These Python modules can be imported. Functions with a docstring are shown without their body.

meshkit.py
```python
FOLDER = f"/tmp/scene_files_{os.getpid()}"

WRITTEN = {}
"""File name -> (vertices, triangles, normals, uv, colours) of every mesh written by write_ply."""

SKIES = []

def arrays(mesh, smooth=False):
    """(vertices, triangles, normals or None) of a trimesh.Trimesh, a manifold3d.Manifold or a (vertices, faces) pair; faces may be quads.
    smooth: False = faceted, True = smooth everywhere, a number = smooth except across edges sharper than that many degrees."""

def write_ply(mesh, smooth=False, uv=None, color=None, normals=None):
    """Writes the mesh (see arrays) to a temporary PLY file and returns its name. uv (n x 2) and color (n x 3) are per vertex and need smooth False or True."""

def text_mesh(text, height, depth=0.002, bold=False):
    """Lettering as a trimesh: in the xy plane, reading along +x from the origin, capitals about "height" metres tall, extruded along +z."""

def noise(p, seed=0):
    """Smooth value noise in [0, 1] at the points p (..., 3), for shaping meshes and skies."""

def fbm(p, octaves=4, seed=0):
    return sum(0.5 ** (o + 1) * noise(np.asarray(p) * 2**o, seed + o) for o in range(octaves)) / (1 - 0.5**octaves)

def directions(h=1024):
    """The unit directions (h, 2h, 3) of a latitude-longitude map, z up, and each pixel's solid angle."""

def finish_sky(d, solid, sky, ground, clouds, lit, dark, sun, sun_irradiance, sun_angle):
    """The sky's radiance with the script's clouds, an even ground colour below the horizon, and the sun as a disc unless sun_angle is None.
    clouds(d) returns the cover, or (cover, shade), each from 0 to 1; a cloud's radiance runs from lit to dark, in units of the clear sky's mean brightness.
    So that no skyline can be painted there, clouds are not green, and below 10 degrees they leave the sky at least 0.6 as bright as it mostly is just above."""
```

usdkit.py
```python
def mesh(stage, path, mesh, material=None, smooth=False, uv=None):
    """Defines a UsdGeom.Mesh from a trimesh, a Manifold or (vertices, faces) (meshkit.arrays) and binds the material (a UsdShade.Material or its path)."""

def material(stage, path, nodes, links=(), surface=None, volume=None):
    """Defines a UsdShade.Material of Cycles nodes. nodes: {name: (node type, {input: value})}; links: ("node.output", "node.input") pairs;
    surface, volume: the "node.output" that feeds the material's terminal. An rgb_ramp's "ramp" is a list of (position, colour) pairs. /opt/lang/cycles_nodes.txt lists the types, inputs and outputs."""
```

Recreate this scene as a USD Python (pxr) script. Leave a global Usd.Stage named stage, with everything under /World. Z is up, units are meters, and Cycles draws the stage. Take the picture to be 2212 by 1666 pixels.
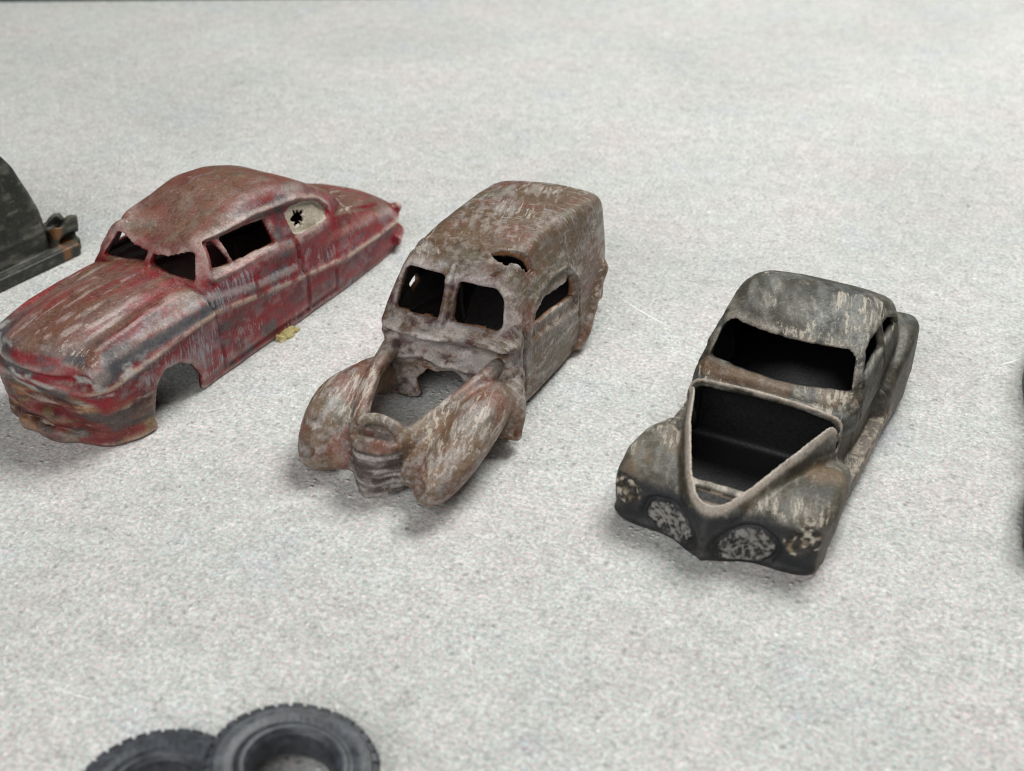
import math, random
import numpy as np
import usdkit, meshkit
from scipy.ndimage import gaussian_filter, map_coordinates
from scipy.interpolate import make_interp_spline
from pxr import Gf, Sdf, Usd, UsdGeom, UsdLux, UsdShade, Vt

stage = Usd.Stage.CreateInMemory()
UsdGeom.SetStageUpAxis(stage, UsdGeom.Tokens.z)
UsdGeom.SetStageMetersPerUnit(stage, 1.0)
W = UsdGeom.Xform.Define(stage, '/World')
stage.SetDefaultPrim(W.GetPrim())
UsdGeom.Scope.Define(stage, '/World/Looks')
CM = 0.01
random.seed(5)

# ------------------------------------------------------------------ camera, lamps, exposure
cam = UsdGeom.Camera.Define(stage, '/World/camera')
cam.CreateHorizontalApertureAttr(36.0)
cam.CreateVerticalApertureAttr(36.0 * 771 / 1024)
cam.CreateFocalLengthAttr(36.0 * 2850 / 2212)
cam.CreateClippingRangeAttr(Gf.Vec2f(0.005, 20))
cam.CreateFStopAttr(38.0)
cam.CreateFocusDistanceAttr(0.162)
cam.CreateExposureAttr(0.08)
cam.AddTranslateOp().Set(Gf.Vec3d(0, 0, 0.09))
cam.AddRotateXOp().Set(90 - 32.0)


def lamp(name, pos, aim, size, power, color=(1, 1, 1)):
    """A studio softbox: a rectangle light aimed at a point (cm)."""
    l = UsdLux.RectLight.Define(stage, '/World/' + name)
    l.CreateWidthAttr(size[0] * CM); l.CreateHeightAttr(size[1] * CM)
    l.CreateIntensityAttr(power); l.CreateColorAttr(Gf.Vec3f(*color))
    m = Gf.Matrix4d().SetLookAt(Gf.Vec3d(*[p * CM for p in pos]), Gf.Vec3d(*[p * CM for p in aim]), Gf.Vec3d(0, 1, 0.01)).GetInverse()
    l.AddTransformOp().Set(m)
    return l


lamp('softbox_lamp', (18, 35, 42), (0, 12, 0), (24, 24), 17.0, (0.99, 1.0, 0.975))
lamp('front_lamp', (-13, -17, 27), (0, 12, 0), (40, 26), 4.3, (1.0, 0.985, 0.985))


# ------------------------------------------------------------------ helpers: prims
used = {}


def numbered(parent, name):
    k = used.get((parent, name), 0)
    used[(parent, name)] = k + 1
    return name if k == 0 else '%s_%03d' % (name, k)


def thing(name, label, cat, mat4=None, group=None, kind=None):
    path = '/World/' + numbered('/World', name)
    x = UsdGeom.Xform.Define(stage, path)
    if mat4 is not None:
        x.AddTransformOp().Set(mat4)
    tag(x.GetPrim(), label, cat, group, kind)
    return path


def tag(p, label=None, cat=None, group=None, kind=None):
    for k, v in (('label', label), ('category', cat), ('group', group), ('kind', kind)):
        if v:
            p.SetCustomDataByKey(k, v)


def put(parent, name, v, f, n, mat, color=None, wear=None, label=None, wear2=None, alive=None):
    """One Mesh prim (points in cm) with normals and the paint of its vertices."""
    path = parent + '/' + numbered(parent, name)
    m = UsdGeom.Mesh.Define(stage, path)
    m.CreatePointsAttr(Vt.Vec3fArray.FromNumpy((np.asarray(v) * CM).astype(np.float32)))
    f = np.asarray(f)
    m.CreateFaceVertexCountsAttr(Vt.IntArray.FromNumpy(np.full(len(f), f.shape[1], np.int32)))
    m.CreateFaceVertexIndicesAttr(Vt.IntArray.FromNumpy(f.astype(np.int32).ravel()))
    m.CreateSubdivisionSchemeAttr('none')
    if n is not None:
        m.CreateNormalsAttr(Vt.Vec3fArray.FromNumpy(np.asarray(n).astype(np.float32)))
        m.SetNormalsInterpolation('vertex')
    api = UsdGeom.PrimvarsAPI(m)
    if color is not None:
        api.CreatePrimvar('paint', Sdf.ValueTypeNames.Color3fArray, 'vertex').Set(Vt.Vec3fArray.FromNumpy(np.asarray(color).astype(np.float32)))
    if wear is not None:
        api.CreatePrimvar('wear', Sdf.ValueTypeNames.FloatArray, 'vertex').Set(Vt.FloatArray.FromNumpy(np.asarray(wear).astype(np.float32)))
    if wear2 is not None:
        api.CreatePrimvar('wear2', Sdf.ValueTypeNames.FloatArray, 'vertex').Set(Vt.FloatArray.FromNumpy(np.asarray(wear2).astype(np.float32)))
    if alive is not None:
        api.CreatePrimvar('alive', Sdf.ValueTypeNames.FloatArray, 'vertex').Set(Vt.FloatArray.FromNumpy(np.asarray(alive).astype(np.float32)))
    UsdShade.MaterialBindingAPI.Apply(m.GetPrim()).Bind(mat)
    tag(m.GetPrim(), label)
    return path


def pose(o, yaw, tp=0.0, tr=0.0, zmin=0.0):
    """Car frame (x to the nose, y to its left, z up) to the world; yaw is the heading of its tail."""
    a = math.radians(yaw)
    R = np.array([math.cos(a), math.sin(a), 0]); Z = np.array([0, 0, 1.0])
    F = -R; L = np.cross(Z, F)
    F = F + math.tan(math.radians(tp)) * Z; F /= np.linalg.norm(F)
    L = L + math.tan(math.radians(tr)) * Z; L -= F * (L @ F); L /= np.linalg.norm(L)
    return np.stack([F, L, np.cross(F, L)], 1), np.array([o[0], o[1], 0.0])


def rest(M, o, verts):
    """The pose matrix with the lowest vertex set on the board."""
    low = (verts @ M.T)[:, 2].min()
    g = Gf.Matrix4d(1.0)
    for r in range(3):
        g.SetRow(r, Gf.Vec4d(*[float(x) for x in M[:, r]], 0))
    g.SetRow(3, Gf.Vec4d(o[0] * CM, o[1] * CM, (0.004 - low) * CM, 1))
    return g


# ------------------------------------------------------------------ helpers: distance fields
def sm(a, b, k):
    h = np.clip(0.5 + 0.5 * (b - a) / k, 0, 1)
    return b * (1 - h) + a * h - k * h * (1 - h)


def sx(a, b, k):
    return -sm(-a, -b, k)


def step(a, b, x):
    t = np.clip((x - a) / (b - a), 0, 1)
    return t * t * (3 - 2 * t)


def gauss(x, w):
    return np.exp(-(x / w) ** 2)


def poly2(poly, U, V):
    """Signed distance to a polygon at the points U, V."""
    p = np.asarray(poly, float); q = np.roll(p, -1, 0)
    d = np.full(np.broadcast(U, V).shape, 1e9); inside = np.zeros(d.shape, bool)
    for (x0, y0), (x1, y1) in zip(p, q):
        ex, ey = x1 - x0, y1 - y0
        t = np.clip(((U - x0) * ex + (V - y0) * ey) / (ex * ex + ey * ey + 1e-12), 0, 1)
        d = np.minimum(d, np.hypot(U - x0 - t * ex, V - y0 - t * ey))
        if y0 != y1:
            inside ^= ((V < y0) != (V < y1)) & (U < x0 + (V - y0) * ex / ey)
    return np.where(inside, -d, d)


def sym(pts):
    """A plan given as (x, |y|) from the nose to the tail, mirrored."""
    return list(pts) + [(x, -y) for x, y in pts[::-1] if y > 0]


class Grid:
    def __init__(s, lo, hi, h):
        s.lo, s.h = np.array(lo, float), h
        s.n = [int(math.ceil((b - a) / h)) + 1 for a, b in zip(lo, hi)]
        ax = [(lo[k] + h * np.arange(s.n[k])).astype(np.float32) for k in range(3)]
        s.X, s.Y, s.Z = ax[0][:, None, None], ax[1][None, :, None], ax[2][None, None, :]

    def xz(s, poly, soft=0.0):
        d = poly2(poly, s.X[:, 0, :], s.Z[0, :, :])
        return (gaussian_filter(d, soft / s.h) if soft else d).astype(np.float32)[:, None, :]

    def xy(s, poly, soft=0.0):
        d = poly2(poly, s.X[:, :, 0], s.Y[:, :, 0])
        return (gaussian_filter(d, soft / s.h) if soft else d).astype(np.float32)[:, :, None]

    def yz(s, poly, soft=0.0):
        d = poly2(poly, s.Y[0, :, :].reshape(-1, 1), s.Z[0, :, :].reshape(1, -1))
        return (gaussian_filter(d, soft / s.h) if soft else d).astype(np.float32)[None]

    def xz_at(s, poly, X, Z, soft=0.0):
        """The side profile looked up at displaced coordinates."""
        d = s.xz(poly, soft)[:, 0, :]
        X, Z = np.broadcast_arrays(np.asarray(X, np.float32), np.asarray(Z, np.float32))
        c = [(X - s.lo[0]) / s.h, (Z - s.lo[2]) / s.h]
        return map_coordinates(d, c, order=1, mode='nearest').astype(np.float32)

    def xy_at(s, poly, X, Y, soft=0.0):
        d = s.xy(poly, soft)[:, :, 0]
        X, Y = np.broadcast_arrays(np.asarray(X, np.float32), np.asarray(Y, np.float32))
        c = [(X - s.lo[0]) / s.h, (Y - s.lo[1]) / s.h]
        return map_coordinates(d, c, order=1, mode='nearest').astype(np.float32)

    def ball(s, c, r, sc=(1, 1, 1)):
        q = np.sqrt(((s.X - c[0]) / sc[0]) ** 2 + ((s.Y - c[1]) / sc[1]) ** 2 + ((s.Z - c[2]) / sc[2]) ** 2)
        return (q - r) * min(sc)

    def rod(s, a, b, ra, rb=None):
        """A tapered capsule."""
        rb = ra if rb is None else rb
        a, b = np.array(a, float), np.array(b, float); e = b - a
        t = np.clip(((s.X - a[0]) * e[0] + (s.Y - a[1]) * e[1] + (s.Z - a[2]) * e[2]) / (e @ e), 0, 1)
        d = np.sqrt((s.X - a[0] - t * e[0]) ** 2 + (s.Y - a[1] - t * e[1]) ** 2 + (s.Z - a[2] - t * e[2]) ** 2)
        return (d - ra - t * (rb - ra)).astype(np.float32)

    def chain(s, pts, k):
        d = None
        for p, q in zip(pts[:-1], pts[1:]):
            c = s.rod(p[:3], q[:3], p[3], q[3])
            d = c if d is None else sm(d, c, k)
        return d

    def tube(s, pts, n=16):
        """A smooth tube through points (x, y, z, r)."""
        p = np.array(pts, float); t = np.linspace(0, 1, len(p))
        c = make_interp_spline(t, p, k=3)(np.linspace(0, 1, n))
        d = None
        for a, b in zip(c[:-1], c[1:]):
            r = s.rod(a[:3], b[:3], a[3], b[3])
            d = r if d is None else np.minimum(d, r)
        return d

    def sample(s, S, P):
        return map_coordinates(S, ((P - s.lo) / s.h).T, order=1, mode='nearest')

    def noise(s, scale, seed, octaves=3):
        """fbm noise in -1..1 on a coarser grid, resampled (cheap)."""
        st = 2
        X, Y, Z = np.broadcast_arrays(s.X[::st], s.Y[:, ::st], s.Z[:, :, ::st])
        d = (meshkit.fbm(np.stack([X, Y, Z], -1) * scale + 40, octaves, seed) * 2 - 1).astype(np.float32)
        for k in range(3):
            d = np.repeat(d, st, axis=k)
        d = d[:s.n[0], :s.n[1], :s.n[2]]
        return gaussian_filter(d, 1.0)


EDGES = [(0, 1), (2, 3), (4, 5), (6, 7), (0, 2), (1, 3), (4, 6), (5, 7), (0, 4), (1, 5), (2, 6), (3, 7)]


def mesh_of(g, S):
    """Surface nets: vertices, quads and normals of the zero level of S on the grid g."""
    S = S.astype(np.float32).copy()
    for k in range(3):
        sl = [slice(None)] * 3
        for e in (0, -1):
            sl[k] = e; S[tuple(sl)] = np.maximum(S[tuple(sl)], 0.01)
    neg = S < 0
    cs = [neg[i:neg.shape[0] - 1 + i, j:neg.shape[1] - 1 + j, k:neg.shape[2] - 1 + k] for i in (0, 1) for j in (0, 1) for k in (0, 1)]
    cnt = sum(c.astype(np.uint8) for c in cs)
    act = np.argwhere((cnt > 0) & (cnt < 8))
    corners = np.array([(i, j, k) for i in (0, 1) for j in (0, 1) for k in (0, 1)])
    vals = np.stack([S[act[:, 0] + c[0], act[:, 1] + c[1], act[:, 2] + c[2]] for c in corners], 1)
    acc = np.zeros((len(act), 3)); num = np.zeros(len(act))
    for a, b in EDGES:
        m = (vals[:, a] < 0) != (vals[:, b] < 0)
        t = np.where(m, vals[:, a] / np.where(m, vals[:, a] - vals[:, b], 1), 0)
        acc += m[:, None] * (corners[a] + t[:, None] * (corners[b] - corners[a])); num += m
    v = act + acc / num[:, None]
    idx = np.full(cnt.shape, -1, np.int32); idx[tuple(act.T)] = np.arange(len(act))
    quads = []
    for ax in range(3):
        a = [slice(1, -1)] * 3; b = [slice(1, -1)] * 3
        a[ax] = slice(0, -1); b[ax] = slice(1, None)
        A, B = neg[tuple(a)], neg[tuple(b)]
        e = np.argwhere(A != B)
        flip = A[tuple(e.T)]
        off = np.ones(3, int); off[ax] = 0
        e = e + off
        u, w = (ax + 1) % 3, (ax + 2) % 3
        def cell(du, dw):
            c = e.copy(); c[:, u] -= du; c[:, w] -= dw
            return idx[tuple(c.T)]
        q = np.stack([cell(1, 1), cell(0, 1), cell(0, 0), cell(1, 0)], 1)
        q[~flip] = q[~flip][:, ::-1]
        quads.append(q)
    q = np.vstack(quads)
    P = g.lo + v * g.h
    def grad(P):
        e = 0.7 * g.h
        d = np.stack([g.sample(S, P + e * np.eye(3)[k]) - g.sample(S, P - e * np.eye(3)[k]) for k in range(3)], 1)
        return d / (2 * e)
    G = grad(P); l2 = np.maximum((G ** 2).sum(1), 0.05)
    P = P - G * (np.clip(g.sample(S, P) / l2, -0.4 * g.h, 0.4 * g.h))[:, None]
    G = grad(P)
    return P, q, G / np.maximum(np.linalg.norm(G, axis=1, keepdims=True), 1e-9)


def curvature(g, S, P, sig):
    B = gaussian_filter(S, sig)
    L = sum(np.gradient(np.gradient(B, g.h, axis=k), g.h, axis=k) for k in range(3))
    return g.sample(L, P)


def vn(P, scale, seed, octaves=3):
    """fbm 0..1 at points, stretched by scale."""
    return meshkit.fbm(P * np.asarray(scale) + 57.0, octaves, seed)


def lerp(a, b, t):
    t = np.asarray(t)[:, None]
    return a * (1 - t) + np.asarray(b) * t


def split(parent, v, q, n, col, wear, groups, mats, wear2=None, alive=None):
    """One Mesh per part: groups is [(name, mask of quads, material key, label)], first match wins; the rest is the body."""
    left = np.ones(len(q), bool)
    for name, mask, mk, label in groups:
        m = mask & left
        left &= ~m
        if m.sum() < 4:
            continue
        ids, inv = np.unique(q[m], return_inverse=True)
        put(parent, name, v[ids], inv.reshape(-1, 4), n[ids], mats[mk], col[ids], wear[ids], label, wear2[ids] if wear2 is not None else None, alive[ids] if alive is not None else None)


# ------------------------------------------------------------------ materials
def paint_material(name, pale, pale2, streak=(400, 2400, 2400), streak2=(3200, 700, 700), rough=0.62, spec=0.35, bump=0.5, grain=0.35, turn=0.25, chips=0.5, specks=0.25):
    """Hand-painted metal: paint colours from the vertices, dry-brush strokes along (wear) and across (wear2) where it is worn, grain and relief."""
    nodes = {
        'tc': ('texture_coordinate', {}),
        'fine': ('noise_texture', {'scale': 3600.0, 'detail': 4.0, 'roughness': 0.65}),
        'fine_r': ('map_range', {'from_min': 0.3, 'from_max': 0.7, 'to_min': 1 - grain, 'to_max': 1 + grain}),
        'speck': ('noise_texture', {'scale': 5200.0, 'detail': 2.0, 'roughness': 0.6}),
        'chip': ('noise_texture', {'scale': 620.0, 'detail': 7.0, 'roughness': 0.72, 'distortion': 0.5}),
        'chip_r': ('map_range', {'from_min': 0.535, 'from_max': 0.60, 'to_min': 0.0, 'to_max': chips, 'clamp': True}),
        'pale': ('noise_texture', {'scale': 1500.0, 'detail': 6.0, 'roughness': 0.7, 'distortion': 0.3}),
        'pale_r': ('map_range', {'from_min': 0.59, 'from_max': 0.66, 'to_min': 0.0, 'to_max': specks, 'clamp': True}),
        'dk': ('mix_color', {'blend_type': 'multiply', 'b': (0.40, 0.38, 0.36)}),
        'pm': ('mix_color', {'b': pale}),
        'paint': ('attribute', {'attribute': 'paint'}),
        'alive': ('attribute', {'attribute': 'alive'}), 'ca': ('math', {'math_type': 'multiply'}), 'sa': ('math', {'math_type': 'multiply'}),
        'gr': ('mix_color', {'blend_type': 'multiply', 'fac': 1.0, 'use_clamp': False}),
        'comb': ('combine_color', {}),
        'mix': ('mix_color', {'b': pale}), 'mix2': ('mix_color', {'b': pale2}),
        'bn': ('noise_texture', {'scale': 2300.0, 'detail': 5.0, 'roughness': 0.6}),
        'h1': ('math', {'math_type': 'multiply_add', 'value2': 0.5}), 'h2': ('math', {'math_type': 'multiply_add', 'value2': 0.5}),
        'bump': ('bump', {'strength': bump, 'distance': 0.00012}),
        'rr': ('map_range', {'from_min': 0.3, 'from_max': 0.7, 'to_min': rough - 0.12, 'to_max': rough + 0.15}),
        'p': ('principled_bsdf', {'specular_ior_level': spec})}
    links = [('tc.object', 'fine.vector'), ('tc.object', 'bn.vector'), ('tc.object', 'speck.vector'), ('fine.fac', 'fine_r.value'),
             ('fine_r.result', 'comb.r'), ('fine_r.result', 'comb.g'), ('fine_r.result', 'comb.b'), ('paint.color', 'gr.a'), ('comb.color', 'gr.b')]
    for i, (sc, rot, attr) in enumerate(((streak, turn, 'wear'), (streak2, 0.0, 'wear2'))):
        k = str(i)
        nodes.update({'map' + k: ('mapping', {'mapping_type': 'texture', 'rotation': (0, 0, rot), 'scale': [1.0 / x for x in sc]}),
                      'st' + k: ('noise_texture', {'scale': 1.0, 'detail': 5.0, 'roughness': 0.68, 'distortion': 0.35}),
                      'wear' + k: ('attribute', {'attribute': attr}),
                      # a stroke appears where the noise passes a threshold that falls as the wear grows
                      'th' + k: ('math', {'math_type': 'multiply_add', 'value2': 0.27}),
                      'sb' + k: ('math', {'math_type': 'multiply_add', 'value2': 0.22}),
                      'on' + k: ('map_range', {'from_min': 0.88, 'from_max': 0.95, 'to_min': 0.0, 'to_max': 1.0, 'clamp': True}),
                      'am' + k: ('math', {'math_type': 'multiply', 'value2': 0.72})})
        links += [('tc.object', 'map%s.vector' % k), ('map%s.vector' % k, 'st%s.vector' % k), ('speck.fac', 'sb%s.value1' % k), ('st%s.fac' % k, 'sb%s.value3' % k),
                  ('wear%s.fac' % k, 'th%s.value1' % k), ('sb%s.value' % k, 'th%s.value3' % k), ('th%s.value' % k, 'on%s.value' % k), ('on%s.result' % k, 'am%s.value1' % k)]
    links += [('tc.object', 'chip.vector'), ('tc.object', 'pale.vector'), ('chip.fac', 'chip_r.value'), ('pale.fac', 'pale_r.value'), ('chip_r.result', 'ca.value1'), ('alive.fac', 'ca.value2'),
              ('pale_r.result', 'sa.value1'), ('alive.fac', 'sa.value2'), ('gr.result', 'dk.a'), ('ca.value', 'dk.fac'), ('dk.result', 'pm.a'), ('sa.value', 'pm.fac')]
    links += [('pm.result', 'mix2.a'), ('am1.value', 'mix2.fac'), ('mix2.result', 'mix.a'), ('am0.value', 'mix.fac'), ('mix.result', 'p.base_color'),
              ('am0.value', 'h1.value1'), ('bn.fac', 'h1.value3'), ('am1.value', 'h2.value1'), ('h1.value', 'h2.value3'), ('h2.value', 'bump.height'),
              ('bump.normal', 'p.normal'), ('bn.fac', 'rr.value'), ('rr.result', 'p.roughness')]
    return usdkit.material(stage, '/World/Looks/' + name, nodes, links, surface='p.BSDF')


M_RED = paint_material('worn_red_paint', (0.44, 0.37, 0.33), (0.27, 0.27, 0.29), (170, 1800, 1800), (2400, 420, 420), rough=0.46, spec=0.4, turn=0.12)
M_VAN = paint_material('rusty_brown_paint', (0.43, 0.38, 0.32), (0.27, 0.25, 0.225), (230, 1800, 1600), (2000, 480, 480), rough=0.50, spec=0.45)
M_GREY = paint_material('grey_green_paint', (0.43, 0.385, 0.315), (0.20, 0.18, 0.15), (150, 1800, 1800), (2200, 600, 600), rough=0.55, spec=0.35)
M_DARK = paint_material('dark_green_paint', (0.22, 0.22, 0.18), (0.12, 0.12, 0.10), (700, 2400, 2400), (2000, 1200, 1200), rough=0.5, spec=0.35)


# ------------------------------------------------------------------ the board and the table under it
def concrete():
    return usdkit.material(stage, '/World/Looks/printed_concrete', {
        'geo': ('geometry', {}),
        'm': ('mapping', {'mapping_type': 'point', 'scale': (1, 1, 1), 'rotation': (0, 0, 0.35)}),
        'n1': ('noise_texture', {'scale': 26.0, 'detail': 6.0, 'roughness': 0.6, 'distortion': 0.6}),
        'n2': ('noise_texture', {'scale': 1850.0, 'detail': 5.0, 'roughness': 0.78, 'distortion': 0.2}),
        'n3': ('noise_texture', {'scale': 420.0, 'detail': 6.0, 'roughness': 0.7, 'distortion': 0.6}),
        'tint': ('noise_texture', {'scale': 60.0, 'detail': 4.0, 'roughness': 0.65}),
        'tint2': ('noise_texture', {'scale': 1900.0, 'detail': 2.0, 'roughness': 0.6}),
        # pale grains and dark pits: only some cells carry one
        'v': ('voronoi_texture', {'scale': 1150.0, 'feature': 'f1', 'randomness': 1.0}), 'vs': ('separate_color', {}),
        'vr': ('map_range', {'from_min': 0.10, 'from_max': 0.36, 'to_min': 1.0, 'to_max': 0.0, 'clamp': True}),
        'vp': ('map_range', {'from_min': 0.30, 'from_max': 0.9, 'to_min': 0.0, 'to_max': 1.0, 'clamp': True}), 'vg': ('math', {'math_type': 'multiply'}),
        'd': ('voronoi_texture', {'scale': 900.0, 'feature': 'f1', 'randomness': 1.0}), 'ds': ('separate_color', {}),
        'dr': ('map_range', {'from_min': 0.08, 'from_max': 0.36, 'to_min': 1.0, 'to_max': 0.0, 'clamp': True}),
        'dp': ('map_range', {'from_min': 0.42, 'from_max': 0.95, 'to_min': 0.0, 'to_max': 1.0, 'clamp': True}), 'dg': ('math', {'math_type': 'multiply'}),
        'gl': ('math', {'math_type': 'multiply_add', 'value2': 0.40, 'value3': 1.0}), 'dl': ('math', {'math_type': 'multiply_add', 'value2': -0.36, 'value3': 1.0}),
        'r1': ('map_range', {'from_min': 0.3, 'from_max': 0.7, 'to_min': 0.90, 'to_max': 1.06}),
        'r2': ('map_range', {'from_min': 0.32, 'from_max': 0.68, 'to_min': 0.58, 'to_max': 1.38}),
        'r3': ('map_range', {'from_min': 0.3, 'from_max': 0.7, 'to_min': 0.82, 'to_max': 1.15}),
        'a': ('math', {'math_type': 'multiply'}), 'b': ('math', {'math_type': 'multiply'}), 'c': ('math', {'math_type': 'multiply'}), 'e': ('math', {'math_type': 'multiply'}),
        'tr': ('rgb_ramp', {'ramp': [(0.3, (0.545, 0.552, 0.57)), (0.44, (0.565, 0.57, 0.548)), (0.56, (0.58, 0.567, 0.55)), (0.7, (0.60, 0.562, 0.553))]}),
        'tr2': ('rgb_ramp', {'ramp': [(0.3, (0.86, 0.95, 1.12)), (0.42, (0.96, 1.04, 0.97)), (0.53, (1.0, 1.0, 1.0)), (0.68, (1.14, 0.95, 0.99))]}),
        'mt': ('mix_color', {'blend_type': 'multiply', 'fac': 0.75, 'use_clamp': False}),
        'comb': ('combine_color', {}),
        'mx': ('mix_color', {'blend_type': 'multiply', 'fac': 1.0, 'use_clamp': False}),
        'h1': ('math', {'math_type': 'multiply_add', 'value2': 0.9}), 'h2': ('math', {'math_type': 'multiply_add', 'value2': -0.45}),
        'bump': ('bump', {'strength': 0.8, 'distance': 0.00035}),
        'p': ('principled_bsdf', {'roughness': 0.6, 'specular_ior_level': 0.35}),
    }, [('geo.position', 'm.vector')] + [('m.vector', k + '.vector') for k in ('n1', 'n2', 'n3', 'tint', 'tint2', 'v', 'd')] +
        [('n1.fac', 'r1.value'), ('n2.fac', 'r2.value'), ('n3.fac', 'r3.value'),
         ('v.color', 'vs.color'), ('v.distance', 'vr.value'), ('vs.r', 'vp.value'), ('vr.result', 'vg.value1'), ('vp.result', 'vg.value2'), ('vg.value', 'gl.value1'),
         ('d.color', 'ds.color'), ('d.distance', 'dr.value'), ('ds.r', 'dp.value'), ('dr.result', 'dg.value1'), ('dp.result', 'dg.value2'), ('dg.value', 'dl.value1'),
         ('r1.result', 'a.value1'), ('r2.result', 'a.value2'), ('a.value', 'b.value1'), ('r3.result', 'b.value2'), ('b.value', 'c.value1'), ('gl.value', 'c.value2'), ('c.value', 'e.value1'), ('dl.value', 'e.value2'),
         ('tint.fac', 'tr.fac'), ('tint2.fac', 'tr2.fac'), ('tr.color', 'mt.a'), ('tr2.color', 'mt.b'),
         ('e.value', 'comb.r'), ('e.value', 'comb.g'), ('e.value', 'comb.b'), ('mt.result', 'mx.a'), ('comb.color', 'mx.b'), ('mx.result', 'p.base_color'),
         ('vg.value', 'h1.value1'), ('n2.fac', 'h1.value3'), ('dg.value', 'h2.value1'), ('h1.value', 'h2.value3'), ('h2.value', 'bump.height'), ('bump.normal', 'p.normal')], surface='p.BSDF')


def plain(name, color, rough=0.6, noise=900.0, vary=0.2, bump=0.2, spec=0.4):
    return usdkit.material(stage, '/World/Looks/' + name, {
        'tc': ('texture_coordinate', {}),
        'n': ('noise_texture', {'scale': noise, 'detail': 5.0, 'roughness': 0.65}),
        'r': ('rgb_ramp', {'ramp': [(0.3, [c * (1 - vary) for c in color]), (0.7, [c * (1 + vary) for c in color])]}),
        'bump': ('bump', {'strength': bump, 'distance': 0.0002}),
        'p': ('principled_bsdf', {'roughness': rough, 'specular_ior_level': spec}),
    }, [('tc.object', 'n.vector'), ('n.fac', 'r.fac'), ('r.color', 'p.base_color'), ('n.fac', 'bump.height'), ('bump.normal', 'p.normal')], surface='p.BSDF')


M_BOARD = concrete()
M_TABLE = plain('dark_table_top', (0.012, 0.03, 0.028), 0.5)
M_SCRATCH = plain('scratch_white', (0.8, 0.8, 0.78), 0.6, vary=0.05)


def box(parent, name, lo, hi, mat, skew=0.0, label=None):
    """A box (cm), its far edge turned by skew."""
    x0, y0, z0 = lo; x1, y1, z1 = hi
    v = np.array([[x, y + (skew * x if y == y1 else 0), z] for x in (x0, x1) for y in (y0, y1) for z in (z0, z1)])
    f = np.array([[0, 1, 3, 2], [4, 6, 7, 5], [0, 4, 5, 1], [2, 3, 7, 6], [0, 2, 6, 4], [1, 5, 7, 3]])
    return put(parent, name, v, f, None, mat)


T = '/World'
p = box(T, 'table', (-60, -25, -3.0), (60, 60, -0.45), M_TABLE)
tag(stage.GetPrimAtPath(p), 'dark table top showing past the far edge of the pale board', 'table', None, 'structure')
bd = thing('photo_board', 'pale grey concrete-look board that all the castings lie on', 'board', None, None, 'structure')
box(bd, 'top_sheet', (-32, -12, -0.4), (32, 32.2, 0.0), M_BOARD, skew=0.031)


def ribbon(pts, w, z=0.004):
    """A hair-thin scratch: a sliver lying on the board, with a little thickness."""
    pts = np.array(pts, float); d = np.gradient(pts, axis=0); d /= np.linalg.norm(d, axis=1, keepdims=True)
    n = np.stack([-d[:, 1], d[:, 0]], 1); k = len(pts)
    ww = w * np.sin(np.linspace(0.25, math.pi - 0.15, k))[:, None]
    a, b = pts + n * ww / 2, pts - n * ww / 2
    v = np.vstack([np.c_[a, np.full(k, z)], np.c_[b, np.full(k, z)], np.c_[a, np.full(k, 0.0005)], np.c_[b, np.full(k, 0.0005)]])
    f = []
    for i in range(k - 1):
        f += [[i, i + 1, k + i + 1, k + i][::-1], [i, 2 * k + i, 2 * k + i + 1, i + 1][::-1], [k + i, k + i + 1, 3 * k + i + 1, 3 * k + i][::-1]]
    return v, np.array(f)


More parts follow.
